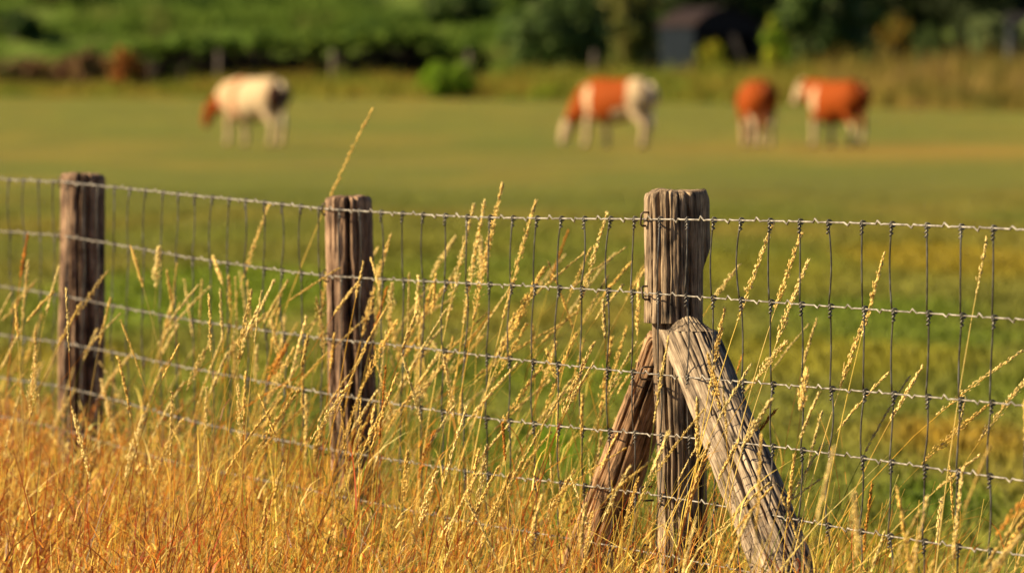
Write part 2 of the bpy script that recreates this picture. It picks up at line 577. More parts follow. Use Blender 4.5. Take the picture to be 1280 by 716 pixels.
def clip1(X, Y, Z):
    c = X * U.x + Y * U.y
    below = Z < ZN - 0.0005
    low = np.clip((ZN - Z) / 0.25, 0, 1)
    X = np.where(below, X * (0.84 - 0.10 * low) + 0.006 + 0.004 * low, X)
    Y = np.where(below, Y * 0.62 + 0.026, Y)
    del c
    # old chipped flank low on the right of the head
    fl = np.array([0.995, 0.10])
    c = X * fl[0] + Y * fl[1]
    zz = L1 - Z
    cm = np.interp(zz, [0, 0.02, 0.105, 0.155, 0.26, 0.3, 2], [0.056, 0.066, 0.068, 0.047, 0.045, 0.055, 0.07])
    over = np.maximum(c - cm, 0)
    X = X - over * fl[0]; Y = Y - over * fl[1]
    # slightly slanted, eroded head
    t = np.clip((Z - (L1 - 0.05)) / 0.05, 0, 1)
    Z = Z + t * (0.045 * X - 0.10 * np.maximum(-X - 0.045, 0))
    return X, Y, Z


post1 = link('fence_post', log_mesh('fence_post', L1, lambda z: R1 + 0.002 * math.sin(z * 4), 21, M_wood1,
             [(4.05, 0.05, 0.012, 0.2, 1.2), (4.75, 0.045, 0.014, 0.55, 1.0), (3.55, 0.035, 0.008, 0.75, 1.2), (5.15, 0.05, 0.014, 0.85, 1.2), (4.45, 0.03, 0.010, 0.9, 1.18), (5.5, 0.05, 0.012, 0.1, 0.9), (3.9, 0.03, 0.008, 0.1, 0.7)],
             clip=clip1, rings=np.array([ZN - 0.001, ZN, ZN + 0.001]), rough_top=0.009, oval=-0.03))
place_log(post1, base1, top1)
tag(post1, 'thick weathered braced fence post with notched head, nearest of the three posts', 'post', 'wooden fence posts')

# right-hand brace, coming forward along the fence
h1 = at(856, 408, 11.345)
g1 = at(982, 716, 10.72)
dirb = (g1 - h1).normalized()
foot1 = h1 + dirb * ((h1.z + 0.06) / -dirb.z)
h1 = h1 - dirb * 0.10
Lb = (foot1 - h1).length
axb = (h1 - foot1).normalized()
QB = Vector((0, 0, 1)).rotation_difference(axb) @ Quaternion((0, 0, 1), 0.7)


def clipb(X, Y, Z):
    # the head is sawn to bear on the flat of the notch and under its shoulder
    Rm = np.array(QB.to_matrix())
    Pw = np.stack([X, Y, Z], -1) @ Rm.T + np.array(foot1)
    c = (Pw[..., 0] - c1.x) * U.x + (Pw[..., 1] - c1.y) * U.y
    dz1 = np.maximum(0.012 + 0.003 * (vnoise(X * 90, Y * 90, 3) - 0.5) - c, 0) / max(1e-3, -(axb.x * U.x + axb.y * U.y))
    zl = base1.z + ZN - 0.012
    dz2 = np.maximum(Pw[..., 2] - zl, 0) / axb.z
    return X, Y, Z - np.maximum(dz1, dz2)


brace1 = link('brace_log', log_mesh('brace_log', Lb, lambda z: 0.065 - 0.012 * (z / Lb), 33, M_wood3,
              [(a, 0.04, 0.009, 0.05, 1.1) for a in (0.4, 1.0, 1.7, 2.2, 2.9, 3.5, 4.2, 4.9, 5.6)] + [(2.55, 0.07, 0.016, 0.3, 0.9), (4.5, 0.07, 0.014, 0.2, 0.7)], rough_top=0.003, clip=clipb))
place_log(brace1, foot1, h1, 0.7)
tag(brace1, 'pale grey cracked round brace leaning right from under the post shoulder', 'brace', 'post braces')

# left-hand brace, going back along the fence
h2 = at(834, 428, 11.53)
g2 = at(740, 690, 11.75)
dirc = (g2 - h2).normalized()
foot2 = h2 + dirc * ((h2.z + 0.06) / -dirc.z)
Lc = (foot2 - h2).length
brace2 = link('brace_log', log_mesh('brace_log.001', Lc, lambda z: 0.066 - 0.020 * (z / Lc), 47, M_wood4,
              [(a, 0.05, 0.010, 0.05, 1.1) for a in (0.2, 1.3, 2.0, 2.8, 3.6, 4.3, 5.2)], rough_top=0.01))
place_log(brace2, foot2, h2, 0.2)
tag(brace2, 'thinner brown brace leaning left and back from the braced post', 'brace', 'post braces')

# middle and left posts
R2 = 0.055
c2 = fpt(T2) - NC * (R2 + 0.001)
p2b = Vector((c2.x + 0.024, c2.y, -0.1)); p2t = Vector((c2.x, c2.y, 0.992))
L2 = (p2t - p2b).length
post2 = link('fence_post', log_mesh('fence_post.001', L2, lambda z: R2 + 0.004 * (1 - z / L2), 55, M_wood2,
             [(4.72, 0.085, 0.034, -0.2, 1.3), (5.05, 0.05, 0.014, 0.5, 1.3), (4.35, 0.05, 0.010, 0.0, 0.75), (3.9, 0.045, 0.010, 0.2, 0.95), (3.4, 0.05, 0.010, 0.3, 1.05), (5.5, 0.05, 0.012, 0.0, 0.8)], oval=0.02, rough_top=0.007))
place_log(post2, p2b, p2t)
tag(post2, 'round weathered fence post with one long dark split, middle of the three', 'post', 'wooden fence posts')

R3 = 0.060
c3 = fpt(T3) - NC * (R3 + 0.001)
p3b = Vector((c3.x - 0.016, c3.y, -0.1)); p3t = Vector((c3.x, c3.y, 1.014))
L3 = (p3t - p3b).length
post3 = link('fence_post', log_mesh('fence_post.002', L3, lambda z: R3 + 0.003 * (1 - z / L3), 68, M_wood2,
             [(4.6, 0.06, 0.020, 0.0, 1.3), (4.1, 0.05, 0.010, 0.0, 0.9), (5.1, 0.06, 0.02, 0.2, 1.2), (3.5, 0.05, 0.010, 0.3, 1.05)], oval=0.03, rough_top=0.007))
place_log(post3, p3b, p3t)
tag(post3, 'soft-focus round fence post at far left, farthest of the three', 'post', 'wooden fence posts')

for pst, t in ((post1, 0.0), (post2, T2), (post3, T3)):
    for k in (0, 1, 2, 4, 5):
        staple(pst, fpt(t + (0.004 if k % 2 else -0.003), 0.001, wire_z(t, k)), random.Random(k).uniform(-0.5, 0.5) if k else 0.25)

# ------------------------------------------------------------------ wire netting
fence = empty('wire_fence', fpt(-2, 0.0, 0))
tag(fence, 'galvanised wire stock netting with crimped line wires stapled to the posts', 'fence')
FI = Matrix.Translation(-fence.location)
S = 0.137
t_lo, t_hi = -6.9, 3.0
rr = random.Random(5)
stays_t = []
t = t_lo
i0 = 0
while t < t_hi:
    stays_t.append(t + rr.uniform(-0.006, 0.006)); t += S
# line wires
for k in range(len(DROP)):
    pts = []
    for i, ts in enumerate(stays_t):
        def P(tt, dz=0.0, dw=0.0):
            return FI @ fpt(tt, wire_w(tt, k) + dw, wire_z(tt, k) + dz)
        pts.append(P(ts))
        if i + 1 < len(stays_t):
            te = stays_t[i + 1]; sp = te - ts
            s = 1 if (i + k) % 2 == 0 else -1
            am = 0.0058 * rr.uniform(0.8, 1.2) * s
            c = 0.52 + rr.uniform(-0.04, 0.04)
            for u, a in ((0.12, 0), (c - 0.17, 0.0), (c - 0.09, -0.10), (c, 1.0), (c + 0.09, -0.25), (c + 0.17, 0.0), (0.9, 0)):
                pts.append(P(ts + sp * u, am * a, am * a * 0.3))
    mb = MB(); mb.tube(pts, 0.0019 if k == 0 else 0.0016, 6)
    mb.build('line_wire', M_wire, fence, True)
# upright stays, one mesh each, with the knots that tie them to the line wires
kb = MB()
kb.tube([U * (-0.0045 + 0.009 * j / 14) + (NC * math.cos(2 * math.pi * 1.75 * j / 14 + 1.2) + Vector((0, 0, 1)) * math.sin(2 * math.pi * 1.75 * j / 14 + 1.2)) * 0.0048 for j in range(15)], 0.0017, 5)
kb.tube([Vector((0, 0, -0.003 - 0.018 * j / 16)) + U * 0.003 + NC * 0.0035 + (U * math.cos(2 * math.pi * 2.5 * j / 16) + NC * math.sin(2 * math.pi * 2.5 * j / 16)) * 0.0028 for j in range(17)], 0.0015, 5)
ko = kb.build('knot', M_stay, None, True); knot_me = ko.data
bpy.data.objects.remove(ko)
for i, ts in enumerate(stays_t):
    mb = MB()
    knots = []
    vis = -4.75 < ts < 1.85
    lean = rr.uniform(-0.012, 0.012)
    offs = [lean * (k / 4.0) + rr.uniform(-0.006, 0.006) for k in range(len(DROP))]
    offs[0] = 0.0
    for k in range(len(DROP)):
        tk = ts + offs[k] * 0.0
        p = FI @ fpt(ts, wire_w(ts, k), wire_z(ts, k))
        # coil round the line wire
        coil = []
        for j in range(15):
            a = 2 * math.pi * 1.75 * j / 14 + 1.2
            coil.append(p + U * (-0.0045 + 0.009 * j / 14) + (NC * math.cos(a) + Vector((0, 0, 1)) * math.sin(a)) * 0.0044)
        if vis and k < 5:
            knots.append(p)
        else:
            mb.tube(coil, 0.0015, 5)
        if k + 1 < len(DROP):
            q = FI @ fpt(ts, wire_w(ts, k + 1), wire_z(ts, k + 1))
            bow = rr.uniform(-0.010, 0.010); bow2 = rr.uniform(-0.005, 0.005)
            seg = []
            for j in range(9):
                u = j / 8
                e = math.sin(math.pi * u)
                zz = p.lerp(q, u)
                seg.append(zz + U * (bow * e + 0.004 * (1 - 2 * u)) + NC * (0.0035 + bow2 * e))
            mb.tube(seg, 0.00165, 6)
            # tail of the stay wrapped on itself just below the knot
            wrap = []
            hgt = 0.017 if k else 0.008
            for j in range(17):
                a = 2 * math.pi * 2.5 * j / 16
                u = (0.003 + hgt * j / 16) / max(1e-6, (p - q).length)
                c_ = p.lerp(q, u) + U * (bow * math.sin(math.pi * u) + 0.004 * (1 - 2 * u)) + NC * (0.0035 + bow2 * math.sin(math.pi * u))
                wrap.append(c_ + (U * math.cos(a) + NC * math.sin(a)) * 0.0026)
            if not (vis and k < 5):
                mb.tube(wrap, 0.0013, 5)
    so = mb.build('stay_wire', M_stay, fence, True)
    for p in knots:
        kn = link('knot', knot_me, so); kn.location = p

# ------------------------------------------------------------------ grass along the fence
STRAW = np.array([(0.84, 0.60, 0.14), (0.86, 0.68, 0.24), (0.80, 0.54, 0.10), (0.82, 0.64, 0.15)])
PALE = np.array([(0.86, 0.65, 0.24), (0.88, 0.70, 0.30), (0.84, 0.60, 0.18)])
ORANGE = np.array([(0.66, 0.28, 0.045), (0.58, 0.22, 0.03), (0.70, 0.34, 0.06)])
RUST = np.array([(0.30, 0.085, 0.02), (0.22, 0.08, 0.03), (0.42, 0.08, 0.02)])
GREEN = np.array([(0.22, 0.26, 0.03), (0.30, 0.30, 0.04), (0.14, 0.20, 0.025)])
DARKB = np.array([(0.10, 0.06, 0.03), (0.16, 0.10, 0.05)])


def pick_col(n, X, Y, r, po=0.27, pr=0.11, pg=0.16, pd=0.07):
    u = r.uniform(0, 1, n) + (fbm(X * 2.6, Y * 1.4, 8) - 0.5) * 0.95 + np.clip((-0.25 - X) / 1.0, 0, 1) * 0.14
    c = STRAW[r.integers(0, 4, n)].copy()
    e1 = pg; e2 = pg + pd; e3 = 1 - po - pr; e4 = 1 - pr
    m = u < e1; c[m] = GREEN[r.integers(0, 3, n)][m]
    m = (u >= e1) & (u < e2); c[m] = DARKB[r.integers(0, 2, n)][m]
    m = (u >= e3) & (u < e4); c[m] = ORANGE[r.integers(0, 3, n)][m]
    m = u >= e4; c[m] = RUST[r.integers(0, 3, n)][m]
    return c * r.uniform(0.6, 1.2, (n, 1))


def strip_points(n, t0, t1, w0, w1, r, dens):
    """random ground points in the strip beside the fence"""
    T = r.uniform(t0, t1, n * 3); W = r.uniform(w0, w1, n * 3)
    cl = vnoise(T * 5 + 50, W * 5 + 50, 61)
    keep = r.uniform(0, 1, n * 3) < dens(T, W) * (0.35 + 0.9 * cl)
    T = T[keep][:n]; W = W[keep][:n]
    X = F0.x + U.x * T + NC.x * W; Y = F0.y + U.y * T + NC.y * W
    return T, W, X, Y


def dens_blade(T, W):
    d = np.interp(T, [-7, -5, -1.6, -0.6, 0.1, 1, 3], [1, 1, 1, 0.85, 0.62, 0.50, 0.42])
    return d * np.interp(W, [-0.75, -0.35, 0.0, 0.9, 1.25], [0.12, 0.7, 1, 1, 0.6])


def hscale(T):
    return np.interp(T, [-7, -4.6, -3.2, -1.8, -0.6, 0, 3], [0.95, 0.95, 0.90, 0.80, 0.88, 0.95, 1.0])


def add_grass():
    r = np.random.default_rng(3)
    n = 26000
    T, W, X, Y = strip_points(n, -7.0, 3.0, -0.75, 1.25, r, dens_blade)
    n = len(T)
    base = np.stack([X, Y, np.zeros(n) - 0.01], 1)
    h = (0.16 + 0.30 * r.beta(1.5, 2.2, n)) * hscale(T) * (0.75 + 0.5 * vnoise(T * 2.5, W * 2.5, 91))
    long_ = r.uniform(0, 1, n) < 0.12
    h[long_] *= 1.35
    ang = r.uniform(0, 2 * math.pi, n); mag = np.abs(r.normal(0, 0.55, n))
    lean = np.stack([np.cos(ang) * mag + 0.20, np.sin(ang) * mag], 1)
    droop = r.uniform(0, 0.5, n) ** 1.5
    width = r.uniform(0.0025, 0.0080, n)
    V, q, t_, per = blades(base, h, width, lean, droop, K=4, r=r)
    col = np.repeat(pick_col(n, X, Y, r), per, 0)
    me = np_mesh('dry_grass', V, q, t_, M_grass, col)
    o = link('dry_grass', me)
    tag(o, 'dense mass of golden and orange dry grass blades along the fence foot', 'grass', kind='stuff')
    # tangle of broken, fallen stems and twigs
    n = 5200
    T, W, X, Y = strip_points(n, -7.0, 3.0, -0.5, 1.2, r, dens_blade)
    n = len(T)
    base = np.stack([X, Y, r.uniform(0.02, 0.30, n)], 1)
    h = r.uniform(0.06, 0.26, n)
    ang = r.uniform(0, 2 * math.pi, n); mag = r.uniform(0.8, 2.6, n)
    lean = np.stack([np.cos(ang) * mag, np.sin(ang) * mag], 1)
    V, q, t_, per = blades(base, h, r.uniform(0.002, 0.0045, n), lean, r.uniform(-0.2, 0.8, n), K=4, r=r)
    col = np.repeat(pick_col(n, X, Y, r, 0.3, 0.22, 0.08, 0.14), per, 0)
    me = np_mesh('broken_stems', V, q, t_, M_grass, col)
    o = link('broken_stems', me)
    tag(o, 'tangle of bent straw and rusty broken stems low in the dry grass', 'grass', kind='stuff')


add_grass()


def add_straws():
    r = np.random.default_rng(29)
    T, W, X, Y = strip_points(5200, -7.0, 3.0, -0.5, 1.2, r, dens_blade)
    n = len(T)
    h = np.interp(T, [-7, -4.5, -3, -0.8, 0.2, 3], [0.34, 0.35, 0.40, 0.48, 0.46, 0.48]) * r.uniform(0.5, 1.1, n)
    B = np.stack([X, Y, np.full(n, -0.01)], 1)
    la = r.normal(0.14, 0.17, n); lb = r.normal(0, 0.15, n)
    TIP = B + np.stack([la * h, lb * h, h], 1)
    mid = B + np.stack([la * h * 0.3, lb * h * 0.3, h * 0.55], 1) + r.normal(0, 0.012, (n, 3))
    K = 6; side = 3
    ts = np.linspace(0, 1, K)
    P = (1 - ts)[None, :, None] ** 2 * B[:, None] + 2 * (ts * (1 - ts))[None, :, None] * mid[:, None] + ts[None, :, None] ** 2 * TIP[:, None]
    th = np.arange(side) / side * 2 * math.pi
    ring = np.stack([np.cos(th), np.sin(th), 0 * th], 1)
    rr_ = r.uniform(0.0010, 0.0019, n)[:, None] * (1 - 0.5 * ts[None])
    V = (P[:, :, None, :] + ring[None, None] * rr_[:, :, None, None]).reshape(-1, 3)
    o = (np.arange(n) * K * side)[:, None, None] + (np.arange(K - 1) * side)[None, :, None] + np.arange(side)[None, None]
    o2 = (np.arange(n) * K * side)[:, None, None] + (np.arange(K - 1) * side)[None, :, None] + ((np.arange(side) + 1) % side)[None, None]
    q = np.stack([o, o2, o2 + side, o + side], -1).reshape(-1, 4)
    col = pick_col(n, X, Y, r, 0.22, 0.07, 0.06, 0.02) * 1.08
    ob = link('straw_stems', np_mesh('straw_stems', V, q, mat=M_grass, col=np.repeat(np.clip(col, 0, 0.9), K * side, 0), smooth=True))
    tag(ob, 'countless bare upright straw stems standing in the dry grass', 'grass', kind='stuff')


add_straws()


def add_litter():
    # short curled leaf pieces and flower remains caught between the stems
    r = np.random.default_rng(37)
    T, W, X, Y = strip_points(17000, -7.0, 3.0, -0.45, 1.25, r, dens_blade)
    n = len(T)
    top = np.interp(T, [-7, -3.2, -1.6, 3], [0.42, 0.40, 0.36, 0.40])
    base = np.stack([X, Y, top * r.beta(1.6, 1.7, n) * 1.05], 1)
    ang = r.uniform(0, 2 * math.pi, n); mag = r.uniform(0.1, 1.6, n)
    V, q, t_, per = blades(base, r.uniform(0.015, 0.055, n), r.uniform(0.003, 0.0065, n), np.stack([np.cos(ang) * mag, np.sin(ang) * mag], 1), r.uniform(-0.3, 1.2, n), K=3, r=r)
    col = np.repeat(pick_col(n, X, Y, r, 0.30, 0.14, 0.18, 0.06), per, 0)
    o = link('leaf_litter', np_mesh('leaf_litter', V, q, t_, M_grass, col))
    tag(o, 'short curled leaf scraps in yellow, orange and olive among the grass', 'grass', kind='stuff')


add_litter()


# ------------------------------------------------------------------ flowering stalks with seed heads
def stalk_arrays(B, TIP, mid, rad, headlen, nsp, r, spl, spread, side=3, K=9, branches=0):
    """B, TIP (n,3); mid (n,3) quadratic control; returns stems (V,q) and heads (V,t)"""
    n = len(B)
    ts = np.linspace(0, 1, K)
    P = (1 - ts)[None, :, None] ** 2 * B[:, None] + 2 * (ts * (1 - ts))[None, :, None] * mid[:, None] + ts[None, :, None] ** 2 * TIP[:, None]
    th = np.arange(side) / side * 2 * math.pi
    ring = np.stack([np.cos(th), np.sin(th), 0 * th], 1)
    rr_ = rad[:, None] * (1 - 0.62 * ts[None])
    V = P[:, :, None, :] + ring[None, None] * rr_[:, :, None, None]
    V = V.reshape(-1, 3)
    o = (np.arange(n) * K * side)[:, None, None] + (np.arange(K - 1) * side)[None, :, None] + np.arange(side)[None, None]
    o2 = (np.arange(n) * K * side)[:, None, None] + (np.arange(K - 1) * side)[None, :, None] + ((np.arange(side) + 1) % side)[None, None]
    q = np.stack([o, o2, o2 + side, o + side], -1).reshape(-1, 4)
    # spikelets
    m = nsp
    u = r.uniform(0, 1, (n, m)) ** 0.9
    L = np.linalg.norm(TIP - B, axis=1)
    tt = 1 - (headlen / L)[:, None] * (1 - u)
    Q = (1 - tt)[..., None] ** 2 * B[:, None] + 2 * (tt * (1 - tt))[..., None] * mid[:, None] + tt[..., None] ** 2 * TIP[:, None]
    D = 2 * (1 - tt)[..., None] * (mid - B)[:, None] + 2 * tt[..., None] * (TIP - mid)[:, None]
    D = D / np.linalg.norm(D, axis=2, keepdims=True)
    # panicle: short side branches, each holding a few spikelets
    nb = max(4, branches) if branches else 10
    bi = r.integers(0, nb, (n, m))
    bang = r.uniform(0, 2 * math.pi, (n, nb)); 
    ba = np.take_along_axis(bang, bi, 1) + r.normal(0, 0.5, (n, m))
    prof = np.clip(u * 5, 0.15, 1) * (1 - 0.85 * u)
    rad_off = (spread[:, None] * prof * r.uniform(0.05, 1, (n, m)))
    out = np.stack([np.cos(ba), np.sin(ba), 0 * ba], -1)
    A = Q + out * rad_off[..., None] + D * (rad_off * 1.1)[..., None]
    ax = D + out * r.uniform(0.05, 0.42, (n, m))[..., None] + r.normal(0, 0.09, (n, m, 3))
    ax = ax / np.linalg.norm(ax, axis=2, keepdims=True)
    ln = spl[:, None] * r.uniform(0.7, 1.4, (n, m))
    w = ln * r.uniform(0.11, 0.16, (n, m))
    e1 = np.cross(ax, np.array([0.3, 0.2, 0.93])); e1 /= np.linalg.norm(e1, axis=2, keepdims=True) + 1e-9
    e2 = np.cross(ax, e1)
    pts = [A, ]
    for j in range(3):
        a = j * 2 * math.pi / 3
        pts.append(A + ax * (ln * 0.42)[..., None] + (e1 * math.cos(a) + e2 * math.sin(a)) * w[..., None])
    pts.append(A + ax * ln[..., None])
    H = np.stack(pts, 2).reshape(-1, 3)
    b = np.arange(n * m)[:, None] * 5
    tr = np.concatenate([b + np.array([[0, 2, 1]]), b + np.array([[0, 3, 2]]), b + np.array([[0, 1, 3]]), b + np.array([[4, 1, 2]]), b + np.array([[4, 2, 3]]), b + np.array([[4, 3, 1]])])
    return V, q, H, tr


def dens_stalk(T, W):
    d = np.interp(T, [-7, -4.4, -3.4, -2.2, -0.7, -0.25, 0.3, 0.9, 1.3, 3], [0.24, 0.26, 0.45, 0.85, 1.0, 0.60, 0.36, 0.50, 0.36, 0.28])
    return d * np.interp(W, [-0.6, -0.25, 0.0, 0.45, 1.0], [0.15, 0.7, 1, 0.7, 0.35])


def add_stalks():
    r = np.random.default_rng(17)
    n = 620
    T, W, X, Y = strip_points(n, -7.0, 3.0, -0.6, 1.0, r, dens_stalk)
    n = len(T)
    hmax = np.interp(T, [-7, -4.4, -3.6, -3.0, -0.9, -0.3, 0.2, 1.0, 3], [0.55, 0.57, 0.68, 0.93, 0.96, 0.80, 0.74, 0.86, 0.80])
    h = hmax * (0.50 + 0.50 * r.beta(2.2, 2.0, n))
    B = np.stack([X, Y, np.full(n, -0.01)], 1)
    la = r.normal(0.25, 0.24, n); la2 = r.normal(0.0, 0.16, n)
    TIP = B + np.stack([la * h, la2 * h, h], 1)
    mid = B + np.stack([la * h * r.uniform(0.1, 0.42, n), la2 * h * 0.3, h * 0.62], 1)
    rad = r.uniform(0.0010, 0.0017, n)
    headlen = np.minimum(r.uniform(0.09, 0.20, n), h * 0.32)
    V, q, H, tr = stalk_arrays(B, TIP, mid, rad, headlen, 170, r, r.uniform(0.006, 0.010, n), r.uniform(0.0008, 0.0045, n) + r.uniform(0.004, 0.014, n) * (r.uniform(0, 1, n) < 0.3))
    sc = pick_col(n, X, Y, r, 0.20, 0.0, 0.06, 0.0)
    hc = PALE[r.integers(0, 3, n)] * r.uniform(0.8, 1.05, (n, 1))
    m = r.uniform(0, 1, n) < 0.05
    hc[m] = ORANGE[r.integers(0, 3, n)][m]
    m = r.uniform(0, 1, n) < 0.0
    hc[m] = RUST[r.integers(0, 3, n)][m]
    VV = np.concatenate([V, H]); col = np.concatenate([np.repeat(sc, len(V) // n, 0), np.repeat(hc, len(H) // n, 0) * r.uniform(0.85, 1.15, (len(H), 1))])
    me = np_mesh('seeding_grass', VV, q, tr + len(V), M_head, col)
    o = link('seeding_grass', me)
    tag(o, 'crowd of tall golden grass stalks in seed along the wire fence', 'grass', kind='stuff')
    # leaves that leave the stalks
    k = 900
    i = r.integers(0, n, k)
    f = r.uniform(0.2, 0.6, k)[:, None]
    Pb = (1 - f) ** 2 * B[i] + 2 * f * (1 - f) * mid[i] + f * f * TIP[i]
    ang = r.uniform(0, 2 * math.pi, k)
    mag = r.uniform(0.3, 1.2, k)
    Vb, qb, tb, per = blades(Pb, r.uniform(0.08, 0.2, k), r.uniform(0.002, 0.0045, k), np.stack([np.cos(ang) * mag + 0.2, np.sin(ang) * mag], 1), r.uniform(0, 0.9, k), K=5, r=r)
    me = np_mesh('stalk_leaves', Vb, qb, tb, M_grass, np.repeat(pick_col(k, Pb[:, 0], Pb[:, 1], r, 0.3, 0.08, 0.12, 0.03), per, 0))
    o = link('stalk_leaves', me)
    tag(o, 'loose dry leaf blades curling off the grass stalks', 'grass', kind='stuff')


add_stalks()

# single stalks that stand out, each its own plant: tip pixel, lower pixel, offset towards the camera, panicle spread, head length, spikelets, label
STALKS = [
    ((465, 137), (345, 420), -0.25, 0.006, 0.24, 46, 'tallest grass stalk, arching right to cross the pasture above the top wire'),
    ((336, 257), (276, 440), 0.05, 0.007, 0.20, 60, 'golden grass stalk whose tip touches the top wire left of middle post'),
    ((628, 232), (578, 480), 0.05, 0.014, 0.30, 130, 'densest plume of the tall grass, highest tip right of the middle post'),
    ((606, 252), (570, 470), 0.03, 0.010, 0.28, 110, 'full seed plume just left of the highest grass plume'),
    ((592, 258), (545, 470), 0.02, 0.011, 0.26, 80, 'loose feathery stalk reaching the top wire, left of the dense plumes'),
    ((669, 254), (612, 470), 0.02, 0.010, 0.26, 90, 'feathered stalk rising past the top wire, right of the dense plumes'),
    ((680, 336), (588, 540), 0.10, 0.020, 0.20, 130, 'bushy golden plume bent right at the second wire between the posts'),
    ((758, 268), (702, 470), -0.05, 0.009, 0.22, 60, 'slender stalk whose tip reaches the top wire left of the braced post'),
    ((488, 296), (440, 470), 0.06, 0.011, 0.24, 80, 'tall stalk leaning along the right side of the middle post'),
    ((966, 281), (900, 470), 0.03, 0.007, 0.20, 60, 'thin arching stalk touching the top wire right of the braced post'),
    ((1001, 294), (935, 500), 0.03, 0.008, 0.15, 60, 'stalk with short pale head just under the top wire, right of the brace'),
    ((1010, 327), (940, 520), 0.03, 0.008, 0.17, 70, 'pale headed stalk crossing the second wire right of the brace'),
    ((1104, 319), (1045, 560), 0.02, 0.006, 0.16, 54, 'long straight stalk with narrow head, tallest of those right of the brace'),
    ((1081, 398), (1018, 590), 0.03, 0.007, 0.14, 54, 'narrow headed stalk beside the tallest one right of the brace'),
    ((1233, 300), (1178, 640), 0.06, 0.0035, 0.10, 24, 'bare thin stalk standing tall near the right edge'),
    ((1152, 460), (1052, 650), 0.03, 0.006, 0.12, 46, 'stalk leaning far right across the fourth wire at right'),
    ((1222, 571), (1090, 690), 0.05, 0.006, 0.10, 40, 'lowest stalk bent sideways across the netting at right'),
    ((216, 375), (186, 520), 0.05, 0.006, 0.14, 50, 'blurred stalk right of the far left post'),
    ((52, 395), (18, 500), 0.03, 0.008, 0.14, 50, 'blurred stalk with drooping head left of the far left post'),
    ((905, 390), (868, 600), 0.10, 0.010, 0.16, 70, 'golden stalk crossing in front of the cracked brace'),
]
rs = np.random.default_rng(77)
for (tip, low, off, spr, hl, ns, lab) in STALKS:
    d = fence_d(low[0]) - off * 0.9
    Pt = at(tip[0], tip[1], d); Pl = at(low[0], low[1], d + 0.02)
    sl = (Pt - Pl); k = Pl.z / sl.z
    B = Pl - Vector((sl.x * 0.55, sl.y, 0)) * k; B.z = -0.01
    base = np.array([B]); TIP = np.array([Pt])
    # quadratic control so that the curve passes through the lower point
    tp = min(0.75, max(0.25, (Pl - B).length / ((Pl - B).length + sl.length)))
    mid = np.array([(Pl - (1 - tp) ** 2 * B - tp ** 2 * Pt) / (2 * tp * (1 - tp))])
    sc = STRAW[rs.integers(0, 4)] * rs.uniform(0.85, 1.1); hc = PALE[rs.integers(0, 3)] * rs.uniform(0.92, 1.05)
    V, q, H, tr = stalk_arrays(base, TIP, mid, np.array([0.0016]), np.array([hl]), int(ns * 3.2), rs, np.array([0.0085]), np.array([spr * 1.1]), side=5, K=14, branches=14)
    root = empty('grass_stalk', B)
    tag(root, lab, 'grass', 'tall grass stalks that stand out')
    off_ = np.array([B.x, B.y, B.z])
    link('stem', np_mesh('stem', V - off_, quads=q, mat=M_grass, col=np.tile(sc, (len(V), 1)), smooth=True), root)
    link('seed_head', np_mesh('seed_head', H - off_, tris=tr, mat=M_head, col=np.tile(hc, (len(H), 1)) * rs.uniform(0.85, 1.15, (len(H), 1))), root)
    # a thin leaf on each stalk
    f = 0.38
    Pb = (1 - f) ** 2 * base + 2 * f * (1 - f) * mid + f * f * TIP
    Vb, qb, tb, per = blades(Pb - off_, np.array([rs.uniform(0.1, 0.18)]), np.array([0.004]), np.array([[rs.uniform(-0.5, 1.0), rs.uniform(-0.4, 0.4)]]), np.array([0.4]), K=6, r=rs)
    link('leaf', np_mesh('leaf', Vb, qb, tb, M_grass, np.tile(sc * 0.9, (len(Vb), 1))), root)


# ------------------------------------------------------------------ short pasture turf beyond the fence
def add_turf():
    r = np.random.default_rng(23)
    n = 150000
    # denser near the fence, widening with distance
    d = 11.5 + (r.uniform(0, 1, n) ** 1.6) * 62
    X = (r.uniform(-1, 1, n)) * (0.10 * d + 1.2)
    Y = d
    side = (X - F0.x) * NC.x + (Y - F0.y) * NC.y
    k = side < -0.25
    X = X[k]; Y = Y[k]; n = len(X)
    z = ground_z(X, Y)
    base = np.stack([X, Y, z - 0.005], 1)
    cl = fbm(X * 0.9, Y * 0.5, 33)
    h = (0.022 + 0.055 * np.clip(cl - 0.3, 0, 1)) * r.uniform(0.6, 1.6, n) * (1 + (Y - 12) * 0.012) * np.clip((78 - Y) / 40, 0.05, 1)
    ang = r.uniform(0, 2 * math.pi, n); mag = np.abs(r.normal(0, 0.5, n))
    V, q, t_, per = blades(base, h, r.uniform(0.006, 0.014, n) * (1 + (Y - 12) * 0.03), np.stack([np.cos(ang) * mag, np.sin(ang) * mag], 1), r.uniform(0, 0.4, n), K=2, r=r)
    col = field_col(X, Y) * r.uniform(0.8, 1.2, (n, 1))
    me = np_mesh('pasture_grass', V, q, t_, M_turf, np.repeat(col, per, 0))
    o = link('pasture_grass', me)
    tag(o, 'short grazed green pasture grass behind the fence', 'grass', kind='stuff')


add_turf()


